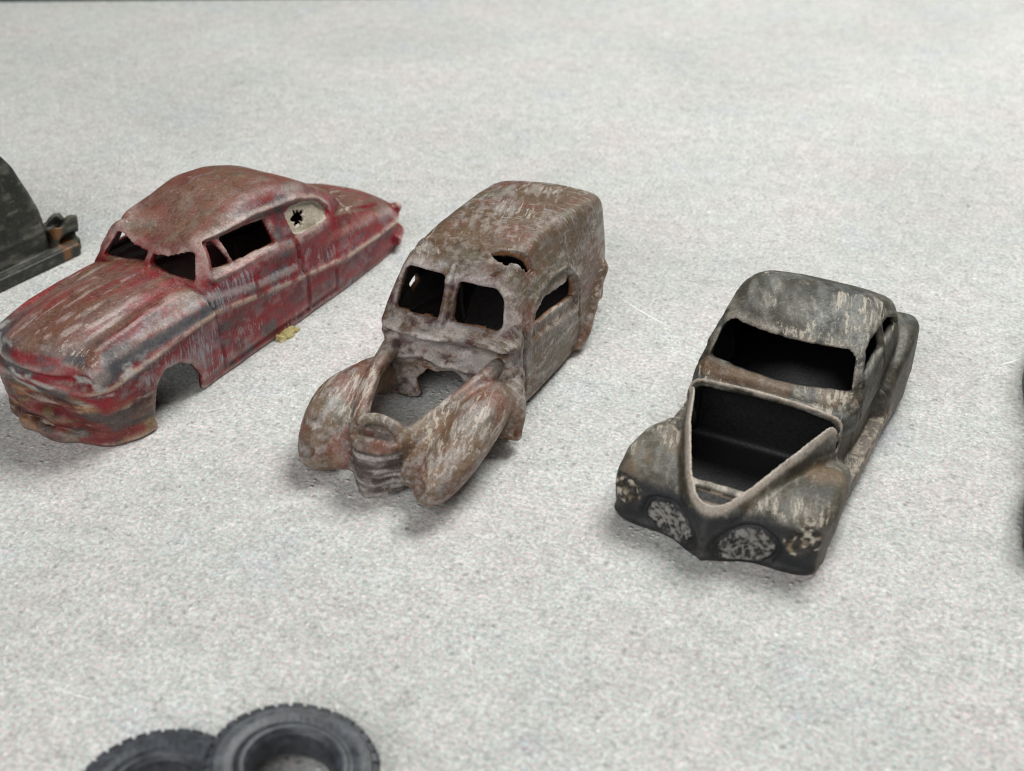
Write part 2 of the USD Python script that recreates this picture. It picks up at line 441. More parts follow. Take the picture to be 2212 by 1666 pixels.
for pts, w in (([(1.53, 16.82), (1.78, 16.44), (2.04, 16.10), (2.20, 15.90)], 0.022), ([(2.24, 16.9), (2.05, 16.75), (1.97, 16.55)], 0.012), ([(6.44, 14.91), (6.6, 14.98), (6.77, 15.08)], 0.026),
               ([(-4.22, 8.99), (-4.05, 8.92), (-3.84, 8.86)], 0.012), ([(-0.48, 9.55), (-0.4, 9.4), (-0.37, 9.2)], 0.008)):
    v, f = ribbon(pts, w)
    put(bd, 'scratch', v, f, None, M_SCRATCH)


# ------------------------------------------------------------------ the red saloon
def red_car():
    g = Grid((-5.2, -1.25, -0.1), (2.25, 1.25, 2.3), 0.023)
    X, Y, Z = g.X, g.Y, g.Z
    aY = np.abs(Y)
    belt = np.interp(X, [-4.7, -4.3, -3.2, -1.6, -0.15, 2], [0.75, 0.85, 1.2, 1.30, 1.42, 1.2]).astype(np.float32)
    plan = sym([(2.0, 0), (1.95, 0.35), (1.75, 0.75), (1.5, 0.97), (1.0, 1.03), (0, 1.02), (-1, 1.0), (-2.2, 1.0), (-3.2, 0.98), (-4.0, 0.94), (-4.5, 0.88), (-4.85, 0.70), (-4.98, 0.4), (-5.0, 0)])
    crease = np.interp(X, [-4.6, -4.3, -3.1, -2.14, -1.46, -0.33, 0.4, 1.2, 1.8], [0.5, 0.52, 0.55, 0.70, 0.80, 1.0, 0.98, 0.9, 0.8]).astype(np.float32)
    upper = np.interp(X, [-4.6, -3.5, -2.3, -2.0, -1.2, -0.3, 1.0, 1.7], [0.68, 0.86, 1.0, 0.9, 1.0, 1.2, 1.2, 1.1]).astype(np.float32)
    inset = 0.16 * step(0, 1, (Z - crease) / (belt - crease + 0.05)) + 0.04 * step(0.25, 0.0, Z)
    inset = inset + 0.022 * step(0.0, 0.06, crease - Z) - 0.028 * gauss(Z - crease, 0.045) - 0.03 * gauss(Z - upper, 0.07) + 0.02 * gauss(Z - belt + 0.02, 0.025)
    low = [(1.66, -0.4), (1.68, 0.12), (1.62, 0.30), (1.76, 0.62), (1.93, 0.92), (1.96, 1.12), (1.8, 1.30), (1.3, 1.42), (0.6, 1.47), (0.1, 1.46), (-0.3, 1.43), (-1, 1.42), (-2, 1.38), (-3.0, 1.31), (-3.5, 1.22), (-4.0, 1.10), (-4.4, 0.94), (-4.75, 0.77), (-4.94, 0.58), (-5.0, 0.30), (-4.96, -0.4)]
    crown = 0.20 * Y * Y + 0.05 * gauss(aY - 0.6, 0.12) * step(0.0, 0.5, X) - 0.03 * gauss(aY - 0.84, 0.10)
    side = g.xz_at(low, X, Z + crown, 0.05)
    pl = g.xy_at(plan, X, aY + np.maximum(inset, -0.1), 0.05)
    lower = sx(side, pl, 0.16)
    top = [(0.15, 1.2), (-0.03, 1.43), (-0.40, 1.88), (-0.6, 1.93), (-0.85, 1.98), (-1.15, 2.07), (-1.5, 2.12), (-2.0, 2.06), (-2.5, 1.90), (-2.9, 1.68), (-3.25, 1.45), (-3.5, 1.25), (-3.6, 1.0), (-3.0, 0.9), (0, 0.9)]
    droop = 0.22 * np.exp(-((Y + 0.08) / 0.42) ** 2) * step(-1.25, -0.35, X)
    ts = g.xz_at(top, X + 0.16 * aY, Z + 0.20 * Y * Y + droop, 0.05)
    w = 0.93 - 0.22 * np.clip((Z - 1.4) / 0.6, -0.3, 1.3) - 0.42 * step(-2.0, -3.8, X) ** 1.5
    house = sx(ts, (aY - w) * 0.95, 0.16)
    out = sm(lower, house, 0.07)
    # bars and bumpers follow the plan
    P2 = g.xy([(px - 0.26, py * (0.94 if px > 0.5 else 1.0)) if px > 0.5 else (px, py) for px, py in plan], 0.05)
    bar = lambda z, r, off, lim: np.maximum(np.sqrt((P2 - off) ** 2 + (Z - z) ** 2) - r, np.maximum(aY - lim, 1.04 - X))
    out = out + 0.015 * gauss(Z - 0.66, 0.14) * step(0.95, 0.75, aY) * step(1.4, 1.6, X)          # grille recess
    out = out + 0.05 * gauss(Z - 0.98, 0.05) * step(1.2, 1.5, X) * step(0.8, 0.6, aY)
    hl = np.minimum(g.ball((1.56, 0.78, 0.98), 0.2), g.ball((1.56, -0.78, 0.98), 0.2))
    out = sm(out, hl, 0.10)
    out = np.maximum(out, -np.minimum(g.ball((1.82, 0.80, 0.98), 0.14), g.ball((1.82, -0.80, 0.98), 0.14)))
    bars = np.minimum(bar(0.72, 0.05, 0.04, 0.72), bar(0.54, 0.04, 0.03, 0.8))
    for y in (-0.42, -0.14, 0.14, 0.42):
        bars = np.minimum(bars, g.rod((1.66 - 0.25 * abs(y), y, 0.52), (1.76 - 0.25 * abs(y), y, 0.82), 0.045))
    out = sm(out, bars, 0.05)
    bump = np.minimum(bar(0.30, 0.09, -0.02, 1.2), bar(0.09, 0.08, 0.055, 1.10))
    for y in (-0.42, 0.42):
        bump = sm(bump, g.rod((1.66, y, 0.24), (1.66, y, 0.50), 0.07), 0.05)
    wave = 0.02 * np.sin(Y * 11 + X * 5)
    out = sm(out, bump + wave, 0.10)
    rb = np.maximum(np.sqrt((P2 - 0.0) ** 2 + (Z - 0.2) ** 2) - 0.08, X + 4.5)
    out = sm(out, rb, 0.05)
    out = sm(out, np.minimum(g.ball((-4.80, 0.72, 0.62), 0.07), g.ball((-4.80, -0.72, 0.62), 0.07)), 0.10)
    # drip rail and window beads
    q1 = [(-0.50, 1.46), (-0.60, 1.74), (-0.72, 1.75), (-0.86, 1.41)]
    q2 = [(-0.87, 1.41), (-0.80, 1.75), (-1.30, 1.74), (-1.66, 1.69), (-1.70, 1.35)]
    q3 = [(-2.02, 1.63), (-2.06, 1.32), (-2.5, 1.26), (-2.93, 1.21), (-2.94, 1.36), (-2.80, 1.50), (-2.5, 1.62), (-2.2, 1.66)]
    d1, d2, d3 = g.xz(q1, 0.02), g.xz(q2, 0.02), g.xz(q3, 0.03)
    dw = np.minimum(np.minimum(d1, d2), d3)
    sidey = step(0.45, 0.6, aY)
    hull = g.xz([(-0.38, 1.40), (-0.52, 1.82), (-1.4, 1.84), (-2.3, 1.74), (-2.75, 1.58), (-3.02, 1.36), (-3.06, 1.18)], 0.03)
    out = out - 0.035 * gauss(hull, 0.035) * sidey * step(-0.5, 0.1, hull + 0.3) * step(1.3, 1.36, Z)
    out = out + 0.03 * step(0.0, -0.05, hull) * sidey
    # panel gaps
    gap = lambda d: 0.035 * gauss(d, 0.02)
    door = np.where(Z < belt + 0.02, 1, 0) * step(0.08, 0.14, Z) * step(0.5, 0.7, aY)
    xf = np.interp(Z, [0.1, 0.8, 1.16, 1.43], [-0.38, -0.35, -0.23, -0.15]); xm = np.interp(Z, [0.1, 0.63, 0.82, 1.16], [-2.19, -2.20, -2.06, -2.02])
    out = out + gap(X - xf) * door + gap(X - xm) * door
    out = out + gap(X + 2.86) * step(0.5, 0.45, Z) * door + gap(Z - 0.14) * step(-0.4, -0.5, X) * step(-2.9, -2.8, X) * step(0.5, 0.7, aY)
    out = out + 0.02 * gauss(X + 3.55 - 0.08 * aY, 0.02) * step(0.85, 0.75, aY) * step(1, 1.1, Z)
    n = g.noise((3, 3, 3), 3)
    out = out + 0.012 * n + 0.004 * g.noise((9, 9, 9), 8, 2)
    out = out + 0.02 * g.noise((5, 5, 7), 50, 3) * step(1.25, 1.5, X) * step(0.95, 0.8, Z)
    # hollow, open below
    S = np.maximum(out, -(out + 0.10))
    front = g.yz([(-0.78, 1.38), (-0.08, 1.44), (-0.05, 1.56), (-0.3, 1.59), (-0.56, 1.69), (-0.64, 1.68)], 0.012)
    front = np.minimum(front, g.yz([(0.78, 1.38), (0.05, 1.44), (0.03, 1.56), (0.3, 1.60), (0.58, 1.69), (0.66, 1.68)], 0.012))
    S = np.maximum(S, -np.maximum(front + 0.006 * n, np.maximum(-0.75 - X, X - 0.3)))
    ragged = 0.03 * g.noise((14, 14, 14), 17, 2)
    hole = np.minimum(np.maximum(d1, 0.45 - aY), np.maximum(d2 + 0.3 * ragged, 0.45 - aY))
    star = np.sqrt(((X + 2.28) / 1.45) ** 2 + (Z - 1.47) ** 2) - 0.085 - 0.022 * np.sin(7 * np.arctan2(Z - 1.47, X + 2.28)) - 0.014 * np.sin(11 * np.arctan2(Z - 1.47, X + 2.28) + 1) + ragged
    S0 = S
    S = np.maximum(S, -np.maximum(d3, 0.45 - aY))
    film = np.maximum(np.abs(out + 0.045) - 0.02, np.maximum(d3 - 0.03, 0.45 - aY))
    film = np.maximum(film, -star)
    S = np.minimum(S, film)
    S = np.maximum(S, -hole)
    rw = g.yz([(-0.5, 1.5), (0.5, 1.5), (0.42, 1.78), (-0.42, 1.78)], 0.03)
    S = np.maximum(S, -np.maximum(rw, X + 2.4))
    arch = g.xz([(0.02, -0.2), (0.06, 0.25), (0.20, 0.50), (0.42, 0.64), (0.70, 0.67), (0.86, 0.54), (0.96, 0.22), (1.0, -0.2)], 0.03)
    S = np.maximum(S, -np.maximum(arch + 0.02 * n, 0.4 - aY))
    ragbot = 0.02 + 0.03 * np.abs(n) * step(0.5, -1.5, X)
    S = np.maximum(S, ragbot - Z)
    v, q, N = mesh_of(g, S)
    dep = g.sample(out, v); k = curvature(g, S, v, 1.6); kb = curvature(g, out, v, 3.0)
    x, y, z = v.T; ay = np.abs(y)
    # paint
    col = lerp(np.full((len(v), 3), 1.0) * np.array([0.13, 0.0035, 0.009]), (0.25, 0.006, 0.012), vn(v, (2, 3, 3), 1))
    col = lerp(col, (0.09, 0.012, 0.014), 0.8 * step(0.5, 0.66, vn(v, (3, 4, 4), 2)))
    up = step(0.45, 0.85, N[:, 2])
    brown = np.array([0.17, 0.085, 0.05])
    s1 = vn(v, (1.2, 8, 8), 3, 4); s2 = vn(v, (1.0, 13, 13), 4, 4); s3 = vn(v, (7, 1.2, 9), 5, 4)
    big = vn(v, (0.9, 1.2, 1.2), 6, 3)
    roofy = step(1.62, 1.85, z)
    ochre = lerp(np.full((len(v), 3), 1.0) * np.array([0.14, 0.078, 0.042]), (0.115, 0.038, 0.03), vn(v, (1.5, 5, 5), 7))
    col = lerp(col, 0, np.zeros(len(v)))
    t = np.clip(up * (0.15 + 1.1 * step(0.38, 0.62, s1 * 0.6 + big * 0.4)), 0, 1)
    ridge = step(0.12, 0.06, np.abs(ay - 0.80)) * step(0.0, 0.5, x) * step(1.6, 1.1, x)
    t = t * (1 - 0.85 * ridge)
    t = np.maximum(t, roofy * up * (0.6 + 0.4 * s1))
    col = col * (1 - t[:, None]) + ochre * t[:, None]
    hood = up * step(-0.2, 0.2, x)
    col = lerp(col, (0.13, 0.075, 0.062), hood * 0.6 * step(0.42, 0.6, vn(v, (1.0, 6, 6), 18, 4)) * (1 - ridge))
    col = lerp(col, (0.46, 0.39, 0.36), hood * 0.45 * step(0.54, 0.66, s2) * step(0.35, 0.6, big))
    col = lerp(col, (0.16, 0.17, 0.15), roofy * up * 0.4 * step(0.55, 0.7, vn(v, (2, 9, 9), 19)))
    col = lerp(col, (0.30, 0.30, 0.28), step(0.5, 0.9, ay) * 0.8 * roofy * step(0.45, 0.62, vn(v, (2.5, 3, 3), 20)))
    sidef = step(0.3, 0.7, np.abs(N[:, 1])) * step(0.5, 0.8, ay)
    gp = step(0.5, 0.62, vn(v, (1.6, 2, 3), 9, 3)) * step(0.40, 0.62, s3)
    col = lerp(col, (0.13, 0.135, 0.15), sidef * 0.4 * gp)
    gp = step(0.54, 0.64, vn(v, (1.6, 2, 3), 11, 3)) * step(0.42, 0.6, vn(v, (11, 1.2, 7), 12, 3))
    col = lerp(col, (0.30, 0.22, 0.23), sidef * 0.35 * gp)
    gp = step(0.58, 0.68, vn(v, (2.2, 2, 3), 23, 3)) * step(0.42, 0.6, vn(v, (11, 1.2, 7), 24, 3))
    col = lerp(col, (0.06, 0.055, 0.06), sidef * 0.8 * gp)
    cz = np.interp(x, [-4.6, -4.3, -3.1, -2.14, -1.46, -0.33, 0.4, 1.2, 1.8], [0.5, 0.52, 0.55, 0.70, 0.80, 1.0, 0.98, 0.9, 0.8])
    uz = np.interp(x, [-4.6, -3.5, -2.3, -2.0, -1.2, -0.3, 1.0, 1.7], [0.68, 0.86, 1.0, 0.9, 1.0, 1.2, 1.2, 1.1])
    jit = vn(v, (9, 2, 2), 30, 2)
    band = sidef * step(0.10, 0.03, np.abs(z - uz - 0.02)) * step(0.30, 0.5, jit) * step(-2.4, -2.0, x)
    col = lerp(col, (0.42, 0.38, 0.36), band * step(0.05, 0.0, z - uz - 0.03) * 0.5)
    col = lerp(col, (0.07, 0.07, 0.08), sidef * step(0.10, 0.05, np.abs(z - uz + 0.10)) * step(0.3, 0.5, vn(v, (2, 2, 2), 31)) * step(-0.8, -0.2, x))
    col = lerp(col, (0.42, 0.30, 0.22), sidef * step(0.055, 0.02, np.abs(z - cz)) * step(0.32, 0.5, vn(v, (8, 2, 2), 32)) * 0.85)
    # bumper and grille: rusty gold over dark red
    fr = step(1.15, 1.4, x + 0.35 * ay) * step(0.85, 0.72, z + 0.25 * step(0.6, 0.9, ay) + 0.15 * (vn(v, (4, 4, 4), 51) - 0.5))
    rust = lerp(np.full((len(v), 3), 1.0) * np.array([0.05, 0.014, 0.012]), (0.24, 0.125, 0.055), step(0.44, 0.68, vn(v, (3, 3, 9), 13, 4)))
    rust = lerp(rust, (0.36, 0.29, 0.23), 0.7 * step(0.55, 0.66, vn(v, (3, 2.5, 16), 14, 4)))
    rust = lerp(rust, (0.13, 0.09, 0.05), step(0.55, 0.68, vn(v, (2, 2, 5), 33, 3)))
    rust = lerp(rust, (0.13, 0.012, 0.014), 0.85 * step(0.47, 0.60, vn(v, (2, 2.5, 6), 61, 3)))
    rust = lerp(rust, (0.05, 0.045, 0.045), 0.7 * step(0.52, 0.64, vn(v, (2, 2, 6), 62, 3)))
    col = col * (1 - fr[:, None]) + rust * fr[:, None]
    nose = step(1.2, 1.55, x + 0.4 * ay) * step(0.62, 0.75, z) * step(1.36, 1.2, z)
    col = lerp(col, (0.055, 0.055, 0.06), nose * 0.9 * step(0.44, 0.58, vn(v, (3, 3, 5), 34)))
    col = lerp(col, (0.33, 0.33, 0.31), nose * 0.8 * step(0.55, 0.66, vn(v, (4, 4, 8), 35, 4)))
    edge = step(8, 22, k) * (dep > -0.05) * (1 - 0.6 * fr)
    col = lerp(col, (0.50, 0.40, 0.35), edge * 0.75 * (0.4 + 0.6 * step(0.35, 0.55, vn(v, (8, 8, 8), 15))))
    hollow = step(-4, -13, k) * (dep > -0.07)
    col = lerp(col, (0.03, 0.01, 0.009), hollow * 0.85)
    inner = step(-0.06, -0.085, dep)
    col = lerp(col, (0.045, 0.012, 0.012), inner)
    pane_v = (np.abs(dep + 0.045) < 0.034) & (g.sample(np.broadcast_to(d3, out.shape), v) < 0.012) & (ay > 0.45)
    film_c = lerp(np.full((len(v), 3), 1.0) * np.array([0.33, 0.28, 0.21]), (0.46, 0.41, 0.33), vn(v, (6, 6, 6), 16))
    film_c = lerp(film_c, (0.24, 0.20, 0.14), step(0.5, 0.7, vn(v, (4, 4, 4), 36)))
    col[pane_v] = film_c[pane_v]
    wear = np.clip(0.55 * edge + 0.75 * up * step(0.3, 0.7, vn(v, (1.2, 2.5, 2.5), 21)) * (1 - 0.4 * roofy) + 0.4 * sidef * step(0.07, 0.03, np.abs(z - cz)), 0, 1) * (1 - inner) * ~pane_v
    wear2 = np.clip(sidef * (0.02 + 1.0 * step(0.47, 0.66, vn(v, (1.3, 2, 2.5), 40, 3))) * (1 - fr) + 0.95 * band, 0, 1) * (1 - inner) * ~pane_v
    c = v[q].mean(1); cx, cy, cz_ = c.T; ca = np.abs(cy)
    pq = pane_v[q].mean(1) > 0.6
    Mt, o = pose((-4.75, 14.8), 60.5)
    root = thing('car_body', 'worn red toy saloon casting with long bonnet and holed rear side window', 'car body', rest(Mt, o, v))
    bel = np.interp(cx, [-4.7, -4.3, -3.2, -1.6, -0.15, 2], [0.75, 0.85, 1.2, 1.30, 1.42, 1.2])
    xfq = np.interp(cz_, [0.1, 0.8, 1.16, 1.43], [-0.38, -0.35, -0.23, -0.15]); xmq = np.interp(cz_, [0.1, 0.63, 0.82, 1.16], [-2.19, -2.20, -2.06, -2.02])
    dq = dep[q].mean(1); ext = dq > -0.06
    doors = (cz_ < bel) & (cz_ > 0.12) & (ca > 0.6) & ext
    L = cy > 0
    ones = np.ones(len(q), bool)
    groups = [('window_pane', pq & L, 'p', 'clouded tan window film with a ragged hole'), ('window_pane', pq & ~L, 'p', 'clouded tan window film with a ragged hole'),
              ('front_bumper', (cx > 0.9) & (cz_ < 0.44) & (cx + 0.35 * ca > 1.25), 'p', 'rusty gold and grey bumper'),
              ('grille', (cx + 0.3 * ca > 1.45) & (cz_ < 0.86) & (ca < 0.85), 'p', 'rusty grille bars'),
              ('headlight', (cx > 1.55) & (np.hypot(cy - 0.79, cz_ - 0.98) < 0.19) & ext, 'p', None), ('headlight', (cx > 1.55) & (np.hypot(cy + 0.79, cz_ - 0.98) < 0.19) & ext, 'p', None),
              ('windscreen_post', (ca < 0.05) & (cx > -0.5) & (cx < 0.1) & (cz_ > 1.53) & (cz_ < 1.66), 'p', None),
              ('tail_light', (cx < -4.7) & (np.hypot(cy - 0.72, cz_ - 0.64) < 0.13), 'p', None), ('tail_light', (cx < -4.7) & (np.hypot(cy + 0.72, cz_ - 0.64) < 0.13), 'p', None),
              ('rear_bumper', (cx < -4.5) & (cz_ < 0.31) & ext, 'p', None),
              ('door', doors & L & (cx < xfq) & (cx > xmq), 'p', 'front door streaked red and grey'), ('door', doors & ~L & (cx < xfq) & (cx > xmq), 'p', None),
              ('door', doors & L & (cx < xmq) & (cx > -2.86), 'p', 'narrow rear door'), ('door', doors & ~L & (cx < xmq) & (cx > -2.86), 'p', None),
              ('roof', (cz_ > 1.62 - 0.02 * (cx + 1)) & (cx < -0.3) & (cz_ > 1.83 - 0.35 * step(-2.0, -3.0, cx) - 0.1 * (ca < 0.62)), 'p', 'sagging brown roof'),
              ('hood', (cx > 0.02) & (ca < 0.72) & (cz_ > 1.0) & ext, 'p', 'bonnet rubbed brown and pale grey'),
              ('boot_lid', (cx < -3.1) & (cz_ > 0.95) & (ca < 0.62) & ext, 'p', None),
              ('fender', (cx > -0.05) & L, 'p', None), ('fender', (cx > -0.05) & ~L, 'p', None),
              ('fender', (cx < -2.86) & L & (ca > 0.5), 'p', 'rear fender streaked red and grey'), ('fender', (cx < -2.86) & ~L & (ca > 0.5), 'p', None),
              ('body', ones, 'p', None)]
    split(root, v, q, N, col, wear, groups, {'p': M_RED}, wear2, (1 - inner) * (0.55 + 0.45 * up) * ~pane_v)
    # a tuft of dried glue under the sill
    g2 = Grid((-1.95, 0.75, -0.03), (-1.25, 1.25, 0.2), 0.012)
    n2 = g2.noise((16, 16, 22), 4, 3)
    s = g2.ball((-1.6, 0.98, 0.02), 0.2, (1.15, 0.6, 0.32)) + 0.05 * n2
    v2, q2, N2 = mesh_of(g2, np.maximum(s, 0.004 - g2.Z))
    cc = lerp(np.full((len(v2), 3), 1.0) * np.array([0.22, 0.17, 0.05]), (0.42, 0.36, 0.16), vn(v2, (20, 20, 20), 3))
    put(root, 'glue_blob', v2, q2, N2, M_RED, cc, np.zeros(len(v2)), 'yellowish crumb of dried glue under the sill')


red_car()


# ------------------------------------------------------------------ the rusty delivery van
ROT = np.array([[math.cos(0.35), -math.sin(0.35), 0], [math.sin(0.35), math.cos(0.35), 0], [0, 0, 1.0]])

def van():
    g = Grid((-3.15, -1.5, -0.12), (2.8, 1.5, 2.1), 0.0225)
    X, Y, Z = g.X, g.Y, g.Z
    aY = np.abs(Y)
    n = g.noise((2.6, 2.6, 2.6), 5); n9 = g.noise((8, 8, 8), 6, 2)
    cab = [(0.50, -0.4), (0.54, 0.5), (0.52, 0.86), (0.60, 0.96), (0.50, 1.06), (0.38, 1.13), (0.16, 1.66), (0.02, 1.78), (-0.3, 1.88), (-0.8, 1.93), (-1.4, 1.92), (-2.0, 1.88), (-2.5, 1.83), (-2.84, 1.72), (-2.99, 1.42), (-3.02, 0.7), (-2.95, -0.4)]
    plan = sym([(0.62, 0), (0.57, 0.7), (0.46, 0.88), (0.3, 0.94), (-0.3, 0.96), (-1.0, 0.96), (-1.7, 0.92), (-2.3, 0.87), (-2.75, 0.80), (-2.97, 0.64), (-3.01, 0)])
    inset = 0.24 * step(0.95, 1.9, Z) * (1 - 0.75 * step(-0.8, -2.6, X)) + 0.04 * step(0.3, 0.0, Z) - 0.02 * gauss(Z - 0.96, 0.12) * step(-1.7, -1.4, X)
    side = g.xz_at(cab, X, Z + 0.12 * Y * Y, 0.05)
    pl = g.xy_at(plan, X, aY + inset, 0.06)
    out = sx(side, pl, 0.15)
    # crumpled cowl: ledges and hollows across the face under the windscreen
    face = step(0.25, 0.42, X)
    zl = 0.98 + 0.03 * np.sin(4 * Y + 1)
    out = out - 0.07 * gauss(Z - zl, 0.06) * face
    sag = g.noise((1.5, 3, 5), 77, 2)
    out = out + 0.10 * sag * face * step(1.08, 0.98, Z)
    out = out + 0.16 * gauss(Z - 0.80 + 0.05 * Y, 0.10) * face * step(0.86, 0.7, aY)
    out = out - 0.07 * gauss(Z - 0.62 + 0.06 * Y, 0.06) * face * step(0.9, 0.8, aY)
    out = out + 0.05 * face * g.noise((2.2, 5, 7), 21, 3) * step(1.15, 1.0, Z)
    # windscreen frame beads and the centre post
    A = [(-0.72, 1.14), (-0.66, 1.62), (-0.60, 1.66), (-0.10, 1.64), (-0.07, 1.60), (-0.09, 1.14)]
    B = [(0.09, 1.15), (0.09, 1.56), (0.13, 1.60), (0.62, 1.58), (0.72, 1.48), (0.75, 1.18), (0.68, 1.10)]
    dA, dB = g.yz(A, 0.03), g.yz(B, 0.03)
    dAB = np.minimum(dA, dB)
    out = out - 0.035 * gauss(dAB - 0.035, 0.035) * step(-0.2, 0.0, X)
    out = sm(out, g.chain([(0.50, -0.02, 1.10, 0.05), (0.36, 0.0, 1.30, 0.055), (0.24, 0.0, 1.60, 0.05), (0.10, 0.0, 1.74, 0.04)], 0.03), 0.03)
    # brow wrinkles above the windscreen
    br = step(-0.45, -0.25, X) * step(0.35, 0.2, X) * step(1.66, 1.74, Z)
    out = out + br * (0.035 * np.abs(np.sin(13 * X + 4 * Y + 4 * n)) - 0.02 + 0.02 * n9)
    # door: window bead, gap and dents
    win = [(0.0, 0.88), (-0.12, 1.10), (-0.40, 1.25), (-0.85, 1.30), (-1.25, 1.25), (-1.42, 1.06), (-1.46, 0.68), (-1.0, 0.74), (-0.5, 0.82)]
    hol_ = [(-0.14, 1.00), (-0.32, 1.12), (-0.60, 1.17), (-0.95, 1.14), (-1.22, 1.12), (-1.36, 1.14), (-1.42, 0.82), (-0.8, 0.93)]
    dH = g.xz(hol_, 0.012)
    dW = g.xz(win, 0.03)
    dor = g.xz([(0.16, 0.06), (0.17, 1.08), (0.02, 1.28), (-0.35, 1.42), (-0.9, 1.45), (-1.30, 1.38), (-1.52, 1.06), (-1.54, 0.06)], 0.04)
    sd = step(0.5, 0.62, aY)
    out = out - 0.022 * gauss(dW - 0.05, 0.05) * sd
    out = out + 0.045 * step(0.06, 0.0, dW) * sd
    out = out + 0.045 * gauss(dor, 0.02) * sd * step(0.03, 0.12, Z) * step(1.5, 0.9, Z - 0.2 * X) - 0.01 * gauss(dor - 0.05, 0.03) * sd * step(0.3, 0.0, X)
    # rear wheel flare
    fl = np.sqrt((np.hypot((X + 2.15) / 1.0, Z + 0.05) - 0.60) ** 2 + np.maximum(aY - 0.93, 0) ** 2) - 0.06
    fl = g.chain([(-1.45, 0.93, 0.0, 0.06), (-1.75, 0.93, 0.16, 0.08), (-2.15, 0.88, 0.48, 0.09), (-2.45, 0.84, 0.74, 0.11), (-2.52, 0.80, 0.88, 0.05)], 0.05)
    fl = np.minimum(fl, g.chain([(-1.45, -0.93, 0.0, 0.06), (-1.75, -0.93, 0.16, 0.08), (-2.15, -0.88, 0.48, 0.09), (-2.45, -0.84, 0.74, 0.11)], 0.05))
    out = sm(out, fl, 0.10)
    out = np.maximum(out, np.minimum(np.minimum(0.03 + (-1.62 - X) * 0.85, 0.8) - Z, X + 2.80) * 0.75)
    out = out + 0.012 * n + 0.006 * n9
    S = np.maximum(out, -(out + 0.09))
    S = np.maximum(S, -np.maximum(dAB + 0.02 * n9, -0.25 - X))
    S = np.maximum(S, -np.maximum(dH + 0.03 * n9, 0.5 - Y))
    S = np.maximum(S, -np.maximum(g.xz([(-0.20, 1.08), (-0.24, 1.28), (-0.36, 1.33), (-0.40, 1.16)], 0.01) + 0.02 * n9, Y + 0.5))
    # tears in the brow
    t1 = g.xy([(-0.21, 0.34), (-0.36, 0.56), (-0.47, 0.78), (-0.30, 0.77), (-0.08, 0.60), (-0.14, 0.46)], 0.0) + 0.02 * n9
    t2 = g.xy([(0.10, 0.40), (0.01, 0.56), (0.08, 0.54)], 0.0) + 0.02 * n9
    S = np.maximum(S, -np.maximum(np.minimum(t1, t2), 1.55 - Z))
    # firewall opening into the cab, rear door opening hidden behind
    fw = g.yz([(-0.42, -0.2), (-0.40, 0.30), (-0.25, 0.46), (0.15, 0.50), (0.40, 0.38), (0.48, -0.2)], 0.03)
    S = np.maximum(S, -np.maximum(fw + 0.05 * n9, -0.4 - X))
    # front clip: fenders, bonnet sides, nose
    clip = None
    for s in (-1, 1):
        if s > 0:
            fen = g.tube([(0.60, 0.90, 0.34, 0.13), (0.95, 0.93, 0.47, 0.21), (1.40, 0.95, 0.49, 0.27), (1.85, 0.96, 0.43, 0.28), (2.28, 0.95, 0.33, 0.25), (2.52, 0.90, 0.24, 0.18)])
            fen = sm(fen, g.tube([(0.60, 0.98, 0.42, 0.14), (0.78, 1.06, 0.32, 0.17), (0.90, 1.09, 0.20, 0.16), (0.92, 1.10, 0.06, 0.14)], 7), 0.05)
        else:
            fen = g.tube([(0.50, -0.78, 0.20, 0.13), (0.85, -0.86, 0.37, 0.20), (1.30, -0.88, 0.43, 0.27), (1.75, -0.83, 0.42, 0.29), (2.18, -0.74, 0.31, 0.25), (2.38, -0.66, 0.22, 0.18)])
        inn = g.tube([(0.45, s * 0.70, 0.68, 0.10), (0.80, 0.02 + s * 0.68, 0.69, 0.10), (1.25, 0.03 + s * 0.60, 0.66, 0.10), (1.75, 0.06 + s * 0.45, 0.60, 0.10), (2.16, 0.10 + s * 0.29, 0.55, 0.10)], 12)
        web = g.tube([(0.7, s * 0.80, 0.50, 0.12), (1.2, s * 0.76, 0.52, 0.16), (1.7, 0.03 + s * 0.62, 0.46, 0.16), (2.0, 0.06 + s * 0.52, 0.38, 0.15), (2.2, 0.08 + s * 0.48, 0.26, 0.12)], 12)
        web = sm(web, g.rod((2.24, 0.09 + s * 0.26, 0.18), (2.30, (0.64 if s > 0 else -0.50), 0.15), 0.11), 0.08)
        f = sm(sm(fen, web, 0.13), inn, 0.07)
        f = sm(f, g.rod((0.30, s * 0.90, 0.55), (0.62, s * 0.92, 0.22), 0.10, 0.18), 0.14)
        # groove between bonnet side and fender, and the lamp hollow at the tip
        gr = g.chain([(0.9, s * 0.80, 0.80, 0.01), (1.5, s * 0.68, 0.76, 0.01), (2.05, s * 0.50, 0.66, 0.01), (2.3, s * 0.48, 0.5, 0.01)], 0.01)
        f = f + 0.045 * gauss(gr, 0.05)
        f = np.maximum(f, -g.ball((2.68 if s > 0 else 2.56, 0.04 + s * 0.76, 0.36), 0.12, (1.0, 1.1, 1.0)))
        f = sm(f, np.abs(g.ball((2.52, s * 0.82, 0.36), 0.15)) - 0.018 + 2 * np.maximum(0.02 - np.abs(X - 2.56), 0), 0.03) if False else f
        clip = f if clip is None else sm(clip, f, 0.05)
    nose = sx(g.xy([(px, py + 0.10) for px, py in sym([(2.62, 0), (2.52, 0.14), (2.30, 0.34), (2.0, 0.38), (1.98, 0)])], 0.03), g.xz_at([(2.72, -0.4), (2.50, 0.50), (2.42, 0.58), (1.9, 0.60), (1.9, -0.4)], X, Z, 0.03), 0.06)
    nose = nose + 0.010 * np.sin(Z * 80) * step(0.52, 0.46, Z) * step(0.33, 0.28, np.abs(Y - 0.10)) * step(2.2, 2.3, X)
